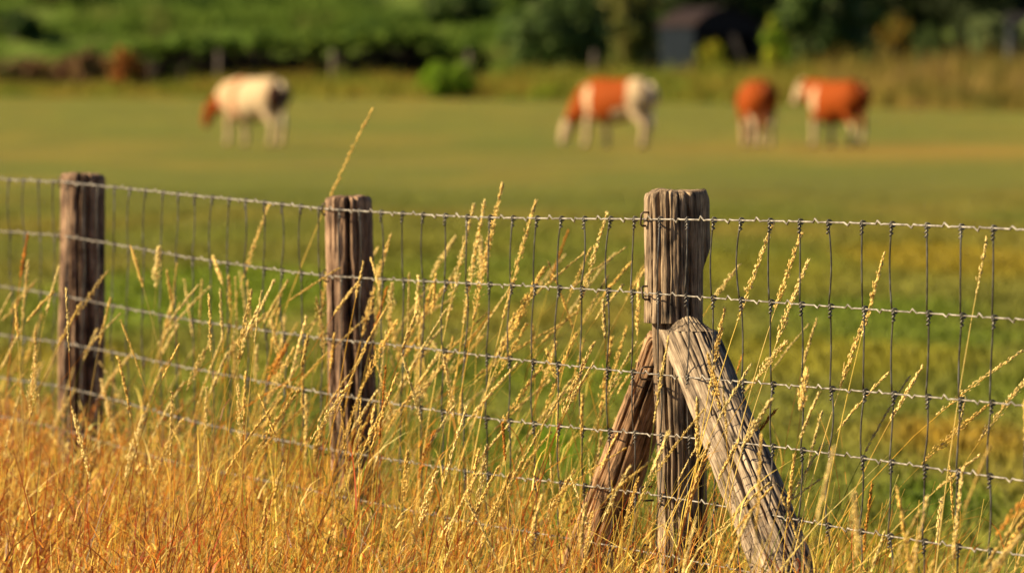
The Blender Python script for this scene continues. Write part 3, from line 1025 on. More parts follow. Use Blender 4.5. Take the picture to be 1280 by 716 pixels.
# ------------------------------------------------------------------ cows
M_coat, nt_, p_, out_ = new_mat('cow_coat')
_a = nt_.nodes.new('ShaderNodeAttribute'); _a.attribute_name = 'col'
_g = nt_.nodes.new('ShaderNodeTexCoord')
_n = nt_.nodes.new('ShaderNodeTexNoise'); _n.inputs['Scale'].default_value = 14; _n.inputs['Detail'].default_value = 4
nt_.links.new(_g.outputs['Object'], _n.inputs['Vector'])
_m = nt_.nodes.new('ShaderNodeMapRange'); _m.inputs['To Min'].default_value = 0.75; _m.inputs['To Max'].default_value = 1.25
nt_.links.new(_n.outputs['Fac'], _m.inputs['Value'])
_s = nt_.nodes.new('ShaderNodeVectorMath'); _s.operation = 'SCALE'
nt_.links.new(_a.outputs['Color'], _s.inputs[0]); nt_.links.new(_m.outputs[0], _s.inputs['Scale'])
nt_.links.new(_s.outputs[0], p_.inputs['Base Color'])
p_.inputs['Roughness'].default_value = 0.75; p_.inputs['Specular IOR Level'].default_value = 0.05
M_eye = plain_mat('cow_eye', (0.01, 0.008, 0.006), (0.02, 0.015, 0.01), 3, 0.25)
M_hair = plain_mat('tail_hair', (0.45, 0.36, 0.24), (0.62, 0.52, 0.38), 30, 0.9, (1, 1, 0.2))

M_redhair = plain_mat('red_tail_hair', (0.20, 0.05, 0.015), (0.32, 0.09, 0.03), 30, 0.9, (1, 1, 0.2))


def cow_body(grazing, step, name):
    mb = MB()
    mb.loft([(-0.92, 0, 1.20, 0.12, 0.14), (-0.87, 0, 1.14, 0.27, 0.28), (-0.66, 0, 1.07, 0.36, 0.38), (-0.35, 0, 1.00, 0.39, 0.42), (0.0, 0, 0.95, 0.42, 0.46),
             (0.3, 0, 0.95, 0.40, 0.47), (0.55, 0, 0.99, 0.33, 0.45), (0.74, 0, 1.03, 0.25, 0.37), (0.88, 0, 1.04, 0.13, 0.24)], 18)
    if grazing == 'half':
        mb.loft([(0.50, 0, 1.16, 0.16, 0.26), (0.82, 0, 1.06, 0.18, 0.31), (1.06, 0, 0.95, 0.15, 0.25), (1.28, 0, 0.84, 0.125, 0.18), (1.36, 0, 0.80, 0.09, 0.12)], 14)
        mb.loft([(1.28, 0, 0.90, 0.09, 0.10), (1.39, 0, 0.83, 0.14, 0.16), (1.48, 0, 0.70, 0.13, 0.14), (1.56, 0, 0.54, 0.10, 0.11), (1.59, 0, 0.44, 0.095, 0.09), (1.60, 0, 0.38, 0.05, 0.05)], 14)
        ear = Vector((1.30, 0, 0.90)); ed = Vector((-0.03, 1, 0.0)); eye = Vector((1.48, 0.098, 0.76))
    elif grazing:
        mb.loft([(0.50, 0, 1.16, 0.16, 0.26), (0.82, 0, 1.02, 0.18, 0.31), (1.04, 0, 0.82, 0.15, 0.25), (1.23, 0, 0.60, 0.125, 0.18), (1.30, 0, 0.48, 0.09, 0.12)], 14)
        mb.loft([(1.22, 0, 0.60, 0.09, 0.10), (1.31, 0, 0.50, 0.14, 0.16), (1.39, 0, 0.36, 0.13, 0.14), (1.45, 0, 0.20, 0.10, 0.11), (1.48, 0, 0.10, 0.095, 0.09), (1.48, 0, 0.04, 0.05, 0.05)], 14)
        ear = Vector((1.24, 0, 0.58)); ed = Vector((-0.03, 1, 0.0)); eye = Vector((1.40, 0.098, 0.42))
    else:
        mb.loft([(0.50, 0, 1.16, 0.16, 0.28), (0.84, 0, 1.14, 0.17, 0.31), (1.06, 0, 1.22, 0.14, 0.25), (1.24, 0, 1.28, 0.11, 0.17)], 14)
        mb.loft([(1.16, 0, 1.36, 0.10, 0.11), (1.26, 0, 1.32, 0.145, 0.16), (1.40, 0, 1.20, 0.13, 0.145), (1.53, 0, 1.04, 0.10, 0.11), (1.59, 0, 0.94, 0.095, 0.09), (1.62, 0, 0.88, 0.06, 0.06)], 14)
        ear = Vector((1.18, 0, 1.37)); ed = Vector((-0.08, 1, -0.02)); eye = Vector((1.39, 0.125, 1.27))
    for s in (-1, 1):
        e = Vector((ed.x, ed.y * s, ed.z))
        mb.tube([ear + e * 0.05, ear + e * 0.13, ear + e * 0.20, ear + e * 0.26], [0.035, 0.05, 0.045, 0.015], 8)
        st = step * s
        # foreleg: shoulder, forearm, knee (wrist), cannon, fetlock, hoof
        mb.loft([(0.52, 0.17 * s, 1.0, 0.11, 0.17), (0.54 + st * 0.2, 0.18 * s, 0.80, 0.10, 0.13), (0.56 + st * 0.6, 0.17 * s, 0.62, 0.085, 0.10), (0.57 + st, 0.17 * s, 0.45, 0.075, 0.08),
                 (0.56 + st * 1.2, 0.17 * s, 0.26, 0.058, 0.06), (0.56 + st * 1.4, 0.17 * s, 0.12, 0.062, 0.065), (0.60 + st * 1.5, 0.17 * s, 0.05, 0.068, 0.072), (0.62 + st * 1.5, 0.17 * s, 0.0, 0.062, 0.068)], 10)
        st = -step * s
        # hind leg: thigh, stifle high and forward, hock back, upright shank
        mb.loft([(-0.66, 0.18 * s, 1.08, 0.13, 0.24), (-0.58 + st * 0.2, 0.21 * s, 0.86, 0.13, 0.20), (-0.60 + st * 0.5, 0.20 * s, 0.70, 0.095, 0.125), (-0.72 + st * 0.9, 0.19 * s, 0.54, 0.075, 0.09),
                 (-0.78 + st, 0.18 * s, 0.46, 0.065, 0.085), (-0.75 + st * 1.1, 0.18 * s, 0.28, 0.058, 0.062), (-0.72 + st * 1.2, 0.18 * s, 0.12, 0.062, 0.065), (-0.68 + st * 1.2, 0.18 * s, 0.05, 0.06, 0.065), (-0.66 + st * 1.2, 0.18 * s, 0.0, 0.062, 0.068)], 10)
    mb.loft([(-0.58, 0, 0.76, 0.05, 0.06), (-0.48, 0, 0.72, 0.15, 0.13), (-0.34, 0, 0.74, 0.13, 0.11), (-0.24, 0, 0.78, 0.05, 0.05)], 10)
    tmp = mb.build('tmp', M_coat)
    rm = tmp.modifiers.new('r', 'REMESH'); rm.mode = 'VOXEL'; rm.voxel_size = 0.026
    sm = tmp.modifiers.new('s', 'SMOOTH'); sm.iterations = 5; sm.factor = 0.5
    dg = bpy.context.evaluated_depsgraph_get()
    me = bpy.data.meshes.new_from_object(tmp.evaluated_get(dg))
    me.name = name
    bpy.data.objects.remove(tmp)
    return me, eye


RED = np.array((0.175, 0.034, 0.004)); WHITE = np.array((0.36, 0.265, 0.165)); PINK = np.array((0.50, 0.28, 0.2)); HOOF = np.array((0.06, 0.045, 0.03))


def make_cow(px, py, d, heading, grazing, step, patches, base_red, label, scale=1.0, tail=None):
    me, eye = cow_body(grazing, step, 'cow')
    n = len(me.vertices)
    co = np.empty(n * 3, np.float32); me.vertices.foreach_get('co', co); co = co.reshape(-1, 3)
    x, y, z = co.T
    cx0 = px * 0.37
    f = np.full(n, 1.0 if base_red else 0.0)
    wob = (fbm(x * 3.2 + 5 + cx0, z * 3.2 + y * 2.5, 12, 3) - 0.5) * 1.8
    for (cx, cy, cz, rx, rz, v) in patches:
        e = ((x - cx) / rx) ** 2 + ((z - cz) / rz) ** 2 + (0 if cy is None else ((y - cy) / 0.3) ** 2)
        w = np.clip((1 - e + wob) * 6, 0, 1)
        f = f * (1 - w) + v * w
    col = WHITE[None] * (1 - np.clip(f, 0, 1)[:, None]) + RED[None] * np.clip(f, 0, 1)[:, None]
    rump_shade = np.clip(f - 1, 0, 1)[:, None]  # patch values above one paint shade into the coat
    col = col * (1 - rump_shade) + np.array((0.05, 0.025, 0.018)) * rump_shade
    ud = np.clip((1 - (((x + 0.42) / 0.25) ** 2 + ((z - 0.68) / 0.12) ** 2 + (y / 0.16) ** 2)) * 5, 0, 1)[:, None]
    col = col * (1 - ud) + PINK * ud
    hf = np.clip((0.07 - z) / 0.01, 0, 1)[:, None]
    hf = hf * (np.abs(y) > 0.1)[:, None]
    col = col * (1 - hf) + HOOF * hf
    a = me.attributes.new('col', 'FLOAT_COLOR', 'POINT')
    c4 = np.ones((n, 4), np.float32); c4[:, :3] = col
    a.data.foreach_set('color', c4.ravel())
    me.materials.clear(); me.materials.append(M_coat)
    me.shade_smooth()
    o = link('cow', me)
    P = at(px, py, d)
    gz = float(ground_z(P.x, P.y))
    o.location = (P.x, P.y, gz - 0.01)
    o.rotation_euler = (0, 0, math.atan2(heading[1], heading[0]))
    o.scale = (scale,) * 3
    mt = MB()
    mt.tube([(-0.86, 0, 1.30), (-0.95, 0, 1.24), (-0.98, 0.01, 1.0), (-0.96, 0.02, 0.75), (-0.95, 0.02, 0.60), (-0.95, 0.02, 0.45), (-0.95, 0.02, 0.36)], [0.04, 0.032, 0.024, 0.02, 0.045, 0.05, 0.01], 8)
    mt.build('tail', M_redhair if base_red else M_hair, o, True)
    for s in (-1, 1):
        me_ = MB()
        c = Vector((eye.x, eye.y * s, eye.z))
        me_.loft([(c.x - 0.02, c.y, c.z, 0.006, 0.006), (c.x - 0.01, c.y, c.z, 0.018, 0.018), (c.x + 0.01, c.y, c.z, 0.018, 0.018), (c.x + 0.02, c.y, c.z, 0.006, 0.006)], 8)
        me_.build('eye', M_eye, o, True)
    tag(o, label, 'cow', 'red and white cows grazing in the pasture')
    return o


LEGW = [(0.57, None, 0.22, 0.4, 0.38, 0.0), (-0.72, None, 0.22, 0.4, 0.38, 0.0)]
make_cow(318, 184, 117, (-0.66, 0.75), 'half', 0.05, [(0.6, None, 1.0, 0.5, 0.6, 0.22), (1.30, None, 0.75, 0.46, 0.55, 1.0), (0.22, None, 1.2, 0.10, 0.85, 0.75), (-0.95, None, 1.02, 0.2, 0.32, 2.0)], False,  # last patch is the rump's shade, painted into the coat colour
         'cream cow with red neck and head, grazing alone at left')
make_cow(772, 184, 116, (-0.74, 0.67), True, 0.10, [(0.20, None, 1.1, 0.62, 0.7, 1.0), (1.0, None, 0.85, 0.30, 0.46, 1.0), (1.46, None, 0.25, 0.16, 0.3, 0.0), (0.56, None, 1.0, 0.14, 0.30, 0.0)] + LEGW, False,
         'grazing cow with white hindquarters and white face, red saddle and neck')
make_cow(946, 184, 118, (-0.12, 0.99), True, 0.03, [(-0.8, None, 0.2, 0.9, 0.42, 0.0)] + LEGW, True,
         'narrow red cow seen from behind, on white lower legs', 0.98)
make_cow(1047, 180, 119, (-0.52, 0.85), False, 0.06, [(0.45, None, 0.95, 0.14, 0.30, 0.0), (1.45, None, 1.28, 0.34, 0.36, 0.0), (1.5, None, 1.1, 0.3, 0.3, 0.0)] + LEGW, True,
         'red cow with raised white head, rightmost of the herd', 0.98)


# ------------------------------------------------------------------ bushes and trees behind the pasture
def leaf_cloud(cen, rad, n, size, cols, r, shell=0.55, clump=0.22, up=0.3, flat_bottom=None):
    """leaves gathered in clumps through an ellipsoid; cen/rad (3,)"""
    k = max(10, n // 55)
    dirs = r.normal(0, 1, (k, 3)); dirs /= np.linalg.norm(dirs, axis=1, keepdims=True)
    rr_ = (shell + (1 - shell) * r.uniform(0, 1, (k, 1))) * (0.82 + 0.3 * r.uniform(0, 1, (k, 1)))
    cc = dirs * rr_
    if flat_bottom is not None:
        cc[:, 2] = np.where(cc[:, 2] < flat_bottom, flat_bottom + r.uniform(0, 0.3, k), cc[:, 2])
    i = r.integers(0, k, n)
    v = r.normal(0, 1, (n, 3)); v /= np.linalg.norm(v, axis=1, keepdims=True)
    p = cc[i] + v * clump * (r.uniform(0, 1, (n, 1)) ** 0.4) * r.uniform(0.6, 1.3, (k, 1))[i]
    P = np.asarray(cen) + p * np.asarray(rad)
    nrm = v * 0.6 + r.normal(0, 0.5, (n, 3)) + np.array([0, 0, up]); nrm /= np.linalg.norm(nrm, axis=1, keepdims=True)
    e1 = np.cross(nrm, r.normal(0, 1, (n, 3))); e1 /= np.linalg.norm(e1, axis=1, keepdims=True) + 1e-9
    e2 = np.cross(nrm, e1)
    s = size * r.uniform(0.6, 1.4, (n, 1))
    V = np.stack([P - e1 * s, P + e2 * s * 0.45, P + e1 * s, P - e2 * s * 0.45], 1).reshape(-1, 3)
    q = np.arange(n * 4).reshape(-1, 4)
    ctone = r.uniform(0.7, 1.3, (k, 1))[i]
    col = cols[r.integers(0, len(cols), k)][i] * ctone * r.uniform(0.8, 1.2, (n, 1))
    return V, q, np.repeat(col, 4, 0)


def make_bush(name, label, cat, px, ytop, half_px, d, cols, n, size, r, trunk=True, depth=None, group=None, raise_=0.0, shell=0.5):
    """a bush or tree whose crown tops out at ytop; raise_ lifts the crown's underside off the ground (fraction of height)"""
    P = at(px, ytop, d)
    gz = float(ground_z(P.x, P.y))
    H = max(0.5, P.z - gz)
    rx = half_px / FPX * d
    root = empty(name, (P.x, P.y, gz))
    lo = raise_ * H
    cz = (H + lo) / 2; rz = (H - lo) / 2
    V, q, col = leaf_cloud((0, 0, cz), (rx, depth or rx, rz), n, size, np.array(cols), r, shell=shell, flat_bottom=-0.8)
    V[:, 2] = np.maximum(V[:, 2], 0.01)
    link('crown', np_mesh('crown', V, q, mat=M_leaf, col=col), root)
    mb = MB()
    tr = max(0.05, min(0.25, rx * 0.12))
    mb.tube([(0, 0, -0.1), (0.02 * rx, 0, H * 0.25), (0.06 * rx, 0.02, H * 0.55), (0.04 * rx, 0, H * 0.85)], [tr, tr * 0.8, tr * 0.5, tr * 0.15], 8)
    tk = mb.build('trunk', M_bark, root, True)
    for j in range(5):
        mb = MB()
        a = j * 2.4 + px
        z0 = H * (0.18 + 0.1 * j)
        mb.tube([(0.03 * rx, 0, z0), (rx * 0.4 * math.cos(a), rx * 0.35 * math.sin(a), z0 + H * 0.16), (rx * 0.7 * math.cos(a), rx * 0.6 * math.sin(a), z0 + H * 0.3)], [tr * 0.5, tr * 0.3, tr * 0.1], 6)
        mb.build('limb', M_bark, tk, True)
    tag(root, label, cat, group)
    return root


G_BR = [(0.085, 0.15, 0.014), (0.115, 0.175, 0.018), (0.07, 0.125, 0.014)]
G_MID = [(0.045, 0.080, 0.016), (0.058, 0.092, 0.020), (0.036, 0.065, 0.014)]
G_DK = [(0.018, 0.030, 0.009), (0.024, 0.036, 0.009), (0.015, 0.025, 0.008)]
G_OLV = [(0.13, 0.14, 0.03), (0.15, 0.14, 0.035), (0.10, 0.12, 0.025)]
G_GREY = [(0.085, 0.11, 0.042), (0.07, 0.09, 0.034), (0.09, 0.11, 0.038)]
YEL = [(0.34, 0.30, 0.015), (0.30, 0.26, 0.012), (0.24, 0.26, 0.015)]
YORA = [(0.20, 0.125, 0.012), (0.16, 0.11, 0.012), (0.10, 0.10, 0.014)]
BRN = [(0.14, 0.075, 0.035), (0.12, 0.06, 0.03), (0.18, 0.11, 0.04)]
ROR = [(0.26, 0.085, 0.015), (0.22, 0.10, 0.015), (0.20, 0.14, 0.02)]
LIME = [(0.16, 0.26, 0.012), (0.19, 0.29, 0.015), (0.13, 0.22, 0.012)]

rb = np.random.default_rng(101)
B_ = [
    # name, label, cat, px, ytop, half_px, d, colours, n, leaf size, raise
    ('shrub', 'olive brown scrub at the left edge of the pasture', 'shrub', 30, 72, 60, 232, BRN + G_OLV[:1], 2600, 0.11, 0.0),
    ('shrub', 'dull purple brown thicket beside the left scrub', 'shrub', 105, 66, 42, 231, BRN, 2200, 0.11, 0.0),
    ('shrub', 'rusty orange shrub with yellow top at the end of the brown thicket', 'shrub', 160, 56, 24, 229, ROR, 1500, 0.10, 0.0),
    ('shrub', 'small bright green round bush at the pasture edge, centre left', 'shrub', 561, 78, 36, 204, LIME, 2600, 0.09, 0.0),
    ('shrub', 'low yellow green bush left of the white-rumped cow', 'shrub', 688, 112, 30, 200, [(0.22, 0.26, 0.015), (0.17, 0.23, 0.015)], 1200, 0.08, 0.0),
    ('shrub', 'low dark green bush right of the white-rumped cow', 'shrub', 855, 112, 30, 205, [(0.07, 0.16, 0.012), (0.09, 0.18, 0.015)], 1200, 0.09, 0.0),
    ('shrub', 'dark green bush behind the rightmost cow', 'shrub', 1090, 88, 26, 222, G_MID, 1200, 0.10, 0.0),
    ('willow_bush', 'broad rounded dark green willow left of the black shed', 'tree', 698, -14, 64, 248, G_MID + [(0.10, 0.15, 0.04)], 5200, 0.13, 0.02),
    ('young_tree', 'light olive tree between the willow and the shed', 'tree', 785, -40, 38, 256, G_OLV, 3000, 0.13, 0.08),
    ('shrub', 'yellow shrub in front of the black shed', 'shrub', 892, 44, 18, 240, YEL, 1100, 0.09, 0.0),
    ('shrub', 'yellow green tall shrub hugging the right end of the shed', 'shrub', 970, 14, 20, 243, YEL[2:] + [(0.16, 0.25, 0.015)], 1500, 0.10, 0.0),
    ('tree', 'large grey green tree right of the shed', 'tree', 1035, -60, 62, 258, G_MID + G_GREY[:1], 5200, 0.15, 0.06),
    ('shrub', 'orange yellow shrub under the dark trees at right', 'shrub', 1122, 14, 28, 246, YORA, 1500, 0.10, 0.0),
    ('shrub', 'grey green shrub right of the orange one', 'shrub', 1160, 30, 26, 243, G_MID + G_GREY[:1], 1500, 0.10, 0.0),
    ('tree', 'dark tree behind the orange shrub', 'tree', 1120, -110, 80, 275, G_DK, 5200, 0.17, 0.12),
    ('tree', 'dark tree above the round bushes at right', 'tree', 1245, -110, 90, 272, G_DK, 5200, 0.17, 0.14),
    ('tree', 'dark green tree behind the shed roof', 'tree', 900, -90, 85, 285, G_MID[:1] + G_DK, 5200, 0.17, 0.1),
    ('tree', 'mid green tree behind the willow', 'tree', 640, -60, 70, 280, G_MID + G_OLV[:1], 4600, 0.17, 0.05),
]
for (nm, lab, cat, px, yt, hp, d, cols, n, sz, ra) in B_:
    make_bush(nm, lab, cat, px, yt, hp, d, cols, int(n * 1.7), sz * 1.2, rb, raise_=ra, group='bushes and trees behind the pasture')

# two clipped round bushes on short stems
for px, lab in ((1235, 'round ball-shaped green bush near the right edge'), (1294, 'round ball-shaped bush cut off by the right edge')):
    P = at(px, 45, 226); gz = float(ground_z(P.x, P.y))
    root = empty('ball_bush', (P.x, P.y, gz))
    h = P.z - gz; R_ = 22.5 / FPX * 226
    V, q, col = leaf_cloud((0, 0, h), (R_, R_, R_), 9000, 0.085, np.array(G_GREY) * 1.9, rb, shell=0.9, clump=0.2)
    link('crown', np_mesh('crown', V, q, mat=M_leaf, col=col), root)
    mb = MB(); mb.tube([(0, 0, -0.1), (0.02, 0, h * 0.5), (0, 0, h)], [0.07, 0.055, 0.04], 8)
    mb.build('trunk', M_bark, root, True)
    tag(root, lab, 'bush', 'ball-shaped bushes')


def hedge(name, label, px0, px1, prof, d, cols, nper, size, lo, r, seed, depth=1.6, shade_fill=False):
    """a continuous hedge of overlapping crowns with bare dark stems below: prof(px) = top pixel"""
    root = empty(name, at((px0 + px1) / 2, 110, d))
    root.location.z = float(ground_z(root.location.x, root.location.y))
    rx0 = root.location.copy()
    VV = []; QQ = []; CC = []; cnt = 0
    TV = []; TQ = []; TC = []; tc = 0
    mb = MB()
    step = 34
    for j, px in enumerate(np.arange(px0, px1, step)):
        pxx = px + r.uniform(-8, 8)
        P = at(pxx, prof(pxx) + r.uniform(-4, 5), d + r.uniform(-2, 2))
        gz = float(ground_z(P.x, P.y))
        H = P.z - gz
        lo_ = lo * H
        rx = 30 / FPX * d * r.uniform(0.85, 1.25)
        c = (P.x - rx0.x, P.y - rx0.y, gz - rx0.z + (H + lo_) / 2)
        V, q, col = leaf_cloud(c, (rx, depth, (H - lo_) / 2), int(nper * 1.7), size * 1.2, np.array(cols), r, shell=0.5, flat_bottom=-0.75)
        V[:, 2] = np.maximum(V[:, 2], gz - rx0.z)
        VV.append(V); QQ.append(q + cnt); CC.append(col); cnt += len(V)
        if shade_fill:
            V, q, col = leaf_cloud((c[0], c[1] + 0.25, gz - rx0.z + lo_ * 0.5), (rx * 1.1, depth * 0.7, lo_ * 0.75), 1500, 0.15, np.array([(0.018, 0.014, 0.010), (0.026, 0.02, 0.014)]), r, shell=0.4)  # near-black leaf cloud added to paint the shade beneath the crowns
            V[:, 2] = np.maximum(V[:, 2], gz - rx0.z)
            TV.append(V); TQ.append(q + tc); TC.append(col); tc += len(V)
        for s in range(4):
            x = c[0] + r.uniform(-0.8, 0.8) * rx; y = c[1] + r.uniform(-0.5, 0.5) * depth
            b = gz - rx0.z
            mb.tube([(x, y, b - 0.1), (x + r.uniform(-0.15, 0.15), y, b + H * 0.3), (x + r.uniform(-0.3, 0.3), y, b + H * 0.7)], [0.07, 0.05, 0.02], 6)
    link('foliage', np_mesh('foliage', np.concatenate(VV), np.concatenate(QQ), mat=M_leaf, col=np.concatenate(CC)), root)
    if shade_fill:
        link('shade_fill', np_mesh('shade_fill', np.concatenate(TV), np.concatenate(TQ), mat=M_leaf, col=np.concatenate(TC)), root)
    tag(mb.build('stems', M_bark, root, True), kind='stuff')
    tag(root, label, 'hedge', 'hedges behind the pasture')
    return root


hedge('hedge', 'bright green hedge with a near-black shade fill underneath, behind the grazing cream cow', 190, 575, lambda p: float(np.interp(p, [190, 380, 450, 540, 580], [44, 38, 32, 36, 58])), 246, G_BR, 1000, 0.12, 0.64, rb, 1, shade_fill=True)
def bank_reeds():
    r = np.random.default_rng(404)
    n = 60000
    Y = 256 + 46 * r.uniform(0, 1, n)
    X = -34 + 36 * r.uniform(0, 1, n)
    cl = fbm(X * 0.22, Y * 0.5, 88)
    k = cl > 0.40
    X = X[k]; Y = Y[k]; cl = cl[k]; n = len(X)
    base = np.stack([X, Y, ground_z(X, Y) - 0.03], 1)
    h = (0.25 + 1.0 * (cl - 0.40) / 0.4) * r.uniform(0.5, 1.2, n)
    ang = r.uniform(0, 2 * math.pi, n); mag = np.abs(r.normal(0, 0.45, n))
    V, q, t_, per = blades(base, h, r.uniform(0.06, 0.15, n), np.stack([np.cos(ang) * mag + 0.1, np.sin(ang) * mag], 1), r.uniform(0, 0.4, n), K=3, r=r)
    pal = np.array([(0.055, 0.10, 0.015), (0.085, 0.14, 0.018), (0.10, 0.155, 0.02), (0.125, 0.15, 0.03)])
    col = pal[np.clip((fbm(X * 0.3 + 5, Y * 0.4, 90) * 5.5 - 0.8).astype(int), 0, 3)] * r.uniform(0.75, 1.25, (n, 1))
    o = link('bank_reeds', np_mesh('bank_reeds', V, q, t_, M_weed, np.repeat(col, per, 0)))
    tag(o, 'lush bright green growth covering the bank at upper left', 'reeds', kind='stuff')


bank_reeds()
for (px, yt, hp, d, cols, n, lab) in ((20, 14, 34, 268, G_MID, 2200, 'dark green bush on the bank at the upper left corner'), (95, -8, 50, 276, G_OLV + G_MID[:1], 2600, 'olive bush high on the bank at left'),
                                      (300, -6, 60, 284, G_MID + G_BR[:1], 2600, 'mid green bush high on the bank above the cream cow'), (575, -14, 50, 272, G_MID + G_DK[:1], 3200, 'dark bush at the top of the bank left of the willow')):
    make_bush('bank_bush', lab, 'bush', px, yt, hp, d, cols, n, 0.16, rb, group='bushes on the bank')
hedge('hedge', 'dark hedge filling the gap under the trees at right', 820, 1420, lambda p: 34.0, 268, G_DK, 800, 0.14, 0.05, rb, 4, depth=2.0)


def far_wood():
    r = np.random.default_rng(202)
    VV = []; QQ = []; CC = []; cnt = 0
    for j in range(64):
        x = -46 + 92 * (j + r.uniform(-0.4, 0.4)) / 63; y = 312 + r.uniform(-12, 14)
        g = float(ground_z(x, y)); h = r.uniform(6, 9)
        c = G_MID if x < 4 else G_DK
        V, q, col = leaf_cloud((x, y, g + h * 0.5), (1.9, 1.9, h * 0.52), 700, 0.24, np.array(c), r)
        VV.append(V); QQ.append(q + cnt); CC.append(col); cnt += len(V)
    o = link('far_wood', np_mesh('far_wood', np.concatenate(VV), np.concatenate(QQ), mat=M_leaf, col=np.concatenate(CC)))
    tag(o, 'far dark wood closing the view behind hedges and trees', 'wood', kind='stuff')


far_wood()


# tall weeds between the pasture and the hedges
def weeds():
    r = np.random.default_rng(303)
    n = 52000
    u = r.uniform(0, 1, n) ** 0.9
    px = 640 + r.uniform(-1, 1, n) * 820
    y0 = np.interp(px, [-200, 560, 700, 1280, 1500], [207, 205, 196, 172, 165])
    Y = y0 + (234 - y0) * u
    X = (px - 640) / FPX * Y
    hh = np.interp(px, [-60, 180, 260, 560, 640, 900, 1000, 1100, 1340], [0.7, 0.65, 0.85, 0.95, 1.1, 1.2, 1.45, 1.65, 1.75])
    h = hh * r.uniform(0.45, 1.15, n) * (0.25 + 1.45 * fbm(X * 0.55, Y * 0.3, 83)) * np.interp(u, [0, 0.35, 1], [0.35, 0.8, 1.1])
    z = ground_z(X, Y)
    base = np.stack([X, Y, z - 0.02], 1)
    ang = r.uniform(0, 2 * math.pi, n); mag = np.abs(r.normal(0, 0.3, n))
    V, q, t_, per = blades(base, h, r.uniform(0.03, 0.09, n), np.stack([np.cos(ang) * mag + 0.08, np.sin(ang) * mag], 1), r.uniform(0, 0.3, n), K=3, r=r)
    pal_l = np.array([(0.10, 0.125, 0.014), (0.15, 0.15, 0.016), (0.18, 0.15, 0.018), (0.20, 0.135, 0.02)])
    pal_r = np.array([(0.09, 0.085, 0.016), (0.15, 0.115, 0.022), (0.18, 0.125, 0.025), (0.22, 0.15, 0.05)])
    cl = np.clip((fbm(X * 0.6, Y * 0.22, 44) - 0.5) * 1.8 + 0.5, 0, 1)
    i = np.clip((cl * 4 + r.normal(0, 0.5, n)).astype(int), 0, 3)
    wr = np.clip((px - 900) / 250, 0, 1)[:, None]
    col = pal_l[i] * (1 - wr) + pal_r[i] * wr
    col = col * r.uniform(0.7, 1.25, (n, 1))
    o = link('tall_weeds', np_mesh('tall_weeds', V, q, t_, M_weed, np.repeat(col, per, 0)))
    tag(o, 'band of tall yellow and brown weeds along the pasture edge', 'weeds', kind='stuff')


weeds()

# pale fence posts standing in the weeds
M_fpost = plain_mat('far_post_wood', (0.07, 0.055, 0.045), (0.12, 0.095, 0.08), 8, 0.9, (1, 1, 0.2))
for px, lab in ((273, 'slim pale post in front of the dark hedge, leftmost far post'), (416, 'slim pale post before the hedge, second far post from left'),
                (586, 'slim pale post by the bright round bush'), (742, 'slim pale post in front of the willow')):
    P = at(px, 64, 236); gz = float(ground_z(P.x, P.y))
    mb = MB()
    h = P.z - gz
    mb.tube([(0, 0, -0.2), (0.01, 0, h * 0.5), (0.03, 0, h - 0.03), (0.03, 0, h)], [0.11, 0.105, 0.10, 0.075], 10)
    o = mb.build('far_post', M_fpost, None, True)
    o.location = (P.x, P.y, gz)
    tag(o, lab, 'post', 'far fence posts')

# ------------------------------------------------------------------ sheds
M_sheet = plain_mat('blue_grey_sheet', (0.005, 0.008, 0.013), (0.011, 0.015, 0.022), 3, 0.6)
M_dark = plain_mat('tarred_boards', (0.010, 0.010, 0.012), (0.020, 0.018, 0.020), 6, 0.85, (1, 1, 0.1))
M_roof = plain_mat('faded_roof_sheet', (0.014, 0.010, 0.011), (0.027, 0.019, 0.020), 3, 0.7)
M_grey = plain_mat('grey_boards', (0.03, 0.034, 0.044), (0.05, 0.055, 0.066), 3, 0.7)

for m_ in (M_sheet, M_dark, M_roof):
    m_.node_tree.nodes['Principled BSDF'].inputs['Specular IOR Level'].default_value = 0.03


def rot_child(o, root):
    o.parent = root


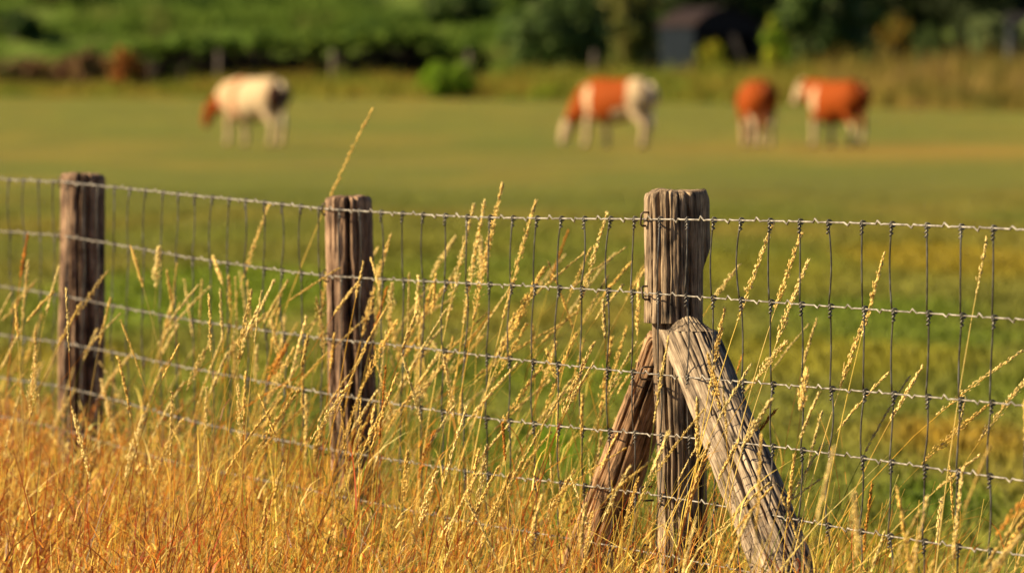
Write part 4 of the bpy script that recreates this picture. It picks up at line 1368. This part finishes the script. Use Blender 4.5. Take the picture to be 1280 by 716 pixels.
def black_shed():
    P = at(868, 84, 250); gz = float(ground_z(P.x, P.y))
    root = empty('shed', (P.x, P.y, gz))
    root.rotation_euler = (0, 0, math.radians(32))
    W = 3.5; D = 2.7; H = P.z - gz + 1.75; R_ = 0.85
    # local: front face towards -Y, width along +X from the near corner
    rot = math.radians(-30)
    def wall(lo, hi, mat, nm):
        mb = MB(); mb.box(lo, hi); return mb.build(nm, mat, root)
    # left side wall: upright sheets
    n = 7
    for k in range(n):
        y0 = k * D / n
        wall((-0.03 - 0.015 * (k % 2), y0 + 0.01, 0), (0.03, y0 + D / n - 0.01, H), M_sheet, 'wall_sheet')
    wall((W - 0.06, 0, 0), (W, D, H), M_dark, 'wall')
    wall((0.03, D - 0.06, 0), (W - 0.06, D, H), M_dark, 'wall')
    # open front: posts and lintel boards
    wall((0.04, -0.01, 0), (0.20, 0.14, H - 0.32), M_dark, 'door_post')
    wall((W - 0.22, -0.01, 0), (W - 0.07, 0.14, H - 0.32), M_dark, 'door_post')
    wall((W * 0.52, 0.0, 0), (W * 0.52 + 0.14, 0.13, H - 0.32), M_dark, 'door_post')
    wall((0.035, -0.02, H - 0.32), (W - 0.02, 0.05, H - 0.01), M_dark, 'lintel')
    # curved roof of sheets
    seg = 9
    nose = 5
    for k in range(nose):
        mb = MB()
        y0 = -0.18 + k * (D + 0.36) / nose + 0.006; y1 = -0.18 + (k + 1) * (D + 0.36) / nose - 0.006
        top = []; bot = []
        for j in range(seg + 1):
            u = j / seg
            x = -0.14 + u * (W + 0.28)
            z = H + 0.01 + R_ * math.sin(math.pi * u) ** 0.8
            top.append((x, z + 0.05)); bot.append((x, z))
        vs = [(x, y0, z) for x, z in top] + [(x, y1, z) for x, z in top] + [(x, y0, z) for x, z in bot] + [(x, y1, z) for x, z in bot]
        m = seg + 1; fs = []
        for j in range(seg):
            fs += [(j, j + 1, m + j + 1, m + j), (2 * m + j, 3 * m + j, 3 * m + j + 1, 2 * m + j + 1), (j, 2 * m + j, 2 * m + j + 1, j + 1), (m + j, m + j + 1, 3 * m + j + 1, 3 * m + j)]
        fs += [(0, m, 3 * m, 2 * m), (seg, 2 * m + seg, 3 * m + seg, m + seg)]
        mb.add(vs, fs)
        mb.build('roof_sheet', M_roof, root)
    # gable under the curve
    mb = MB()
    vs = []; m = seg + 1
    for yy in (0.0, 0.05):
        for j in range(m):
            u = j / seg
            x = 0.035 + u * (W - 0.075); zz = H + 0.005 + R_ * math.sin(math.pi * (0.045 + 0.91 * u)) ** 0.8 - 0.03
            vs.append((x, yy, zz))
    vs += [(0.035, 0.0, H - 0.005), (W - 0.04, 0.0, H - 0.005), (0.035, 0.05, H - 0.005), (W - 0.04, 0.05, H - 0.005)]
    fs = [tuple([2 * m] + [2 * m + 1] + list(range(seg, -1, -1))), tuple([2 * m + 3, 2 * m + 2] + list(range(m, 2 * m)))]
    mb.add(vs, fs); mb.build('gable', M_dark, root)
    tag(root, 'black open-fronted shed with blue grey side and curved roof', 'shed')


black_shed()


def grey_shed():
    P = at(1262, 62, 262); gz = float(ground_z(P.x, P.y))
    root = empty('shed', (P.x, P.y, gz))
    zt = at(1262, 30, 262).z - gz
    W = 3.0; D = 2.4
    n = 10
    for k in range(n):
        mb = MB(); z0 = k * zt / n
        mb.box((0, 0, z0 + 0.005), (W, 0.05 + 0.01 * (k % 2), z0 + zt / n - 0.005)); mb.build('board', M_grey, root)
    for lo, hi in (((0, 0.06, 0), (0.05, D, zt)), ((W - 0.05, 0.06, 0), (W, D, zt)), ((0.05, D - 0.05, 0), (W - 0.05, D, zt))):
        mb = MB(); mb.box(lo, hi); mb.build('wall', M_grey, root)
    mb = MB()
    vs = [(-0.15, -0.2, zt + 0.01), (W + 0.15, -0.2, zt + 0.01), (W + 0.15, D + 0.2, zt + 0.45), (-0.15, D + 0.2, zt + 0.45)]
    vs += [(x, y, z + 0.06) for x, y, z in vs]
    mb.add(vs, [(0, 3, 2, 1), (4, 5, 6, 7), (0, 1, 5, 4), (1, 2, 6, 5), (2, 3, 7, 6), (3, 0, 4, 7)])
    mb.build('roof', M_dark, root)
    tag(root, 'grey boarded shed partly hidden behind the ball-shaped bushes', 'shed')


grey_shed()
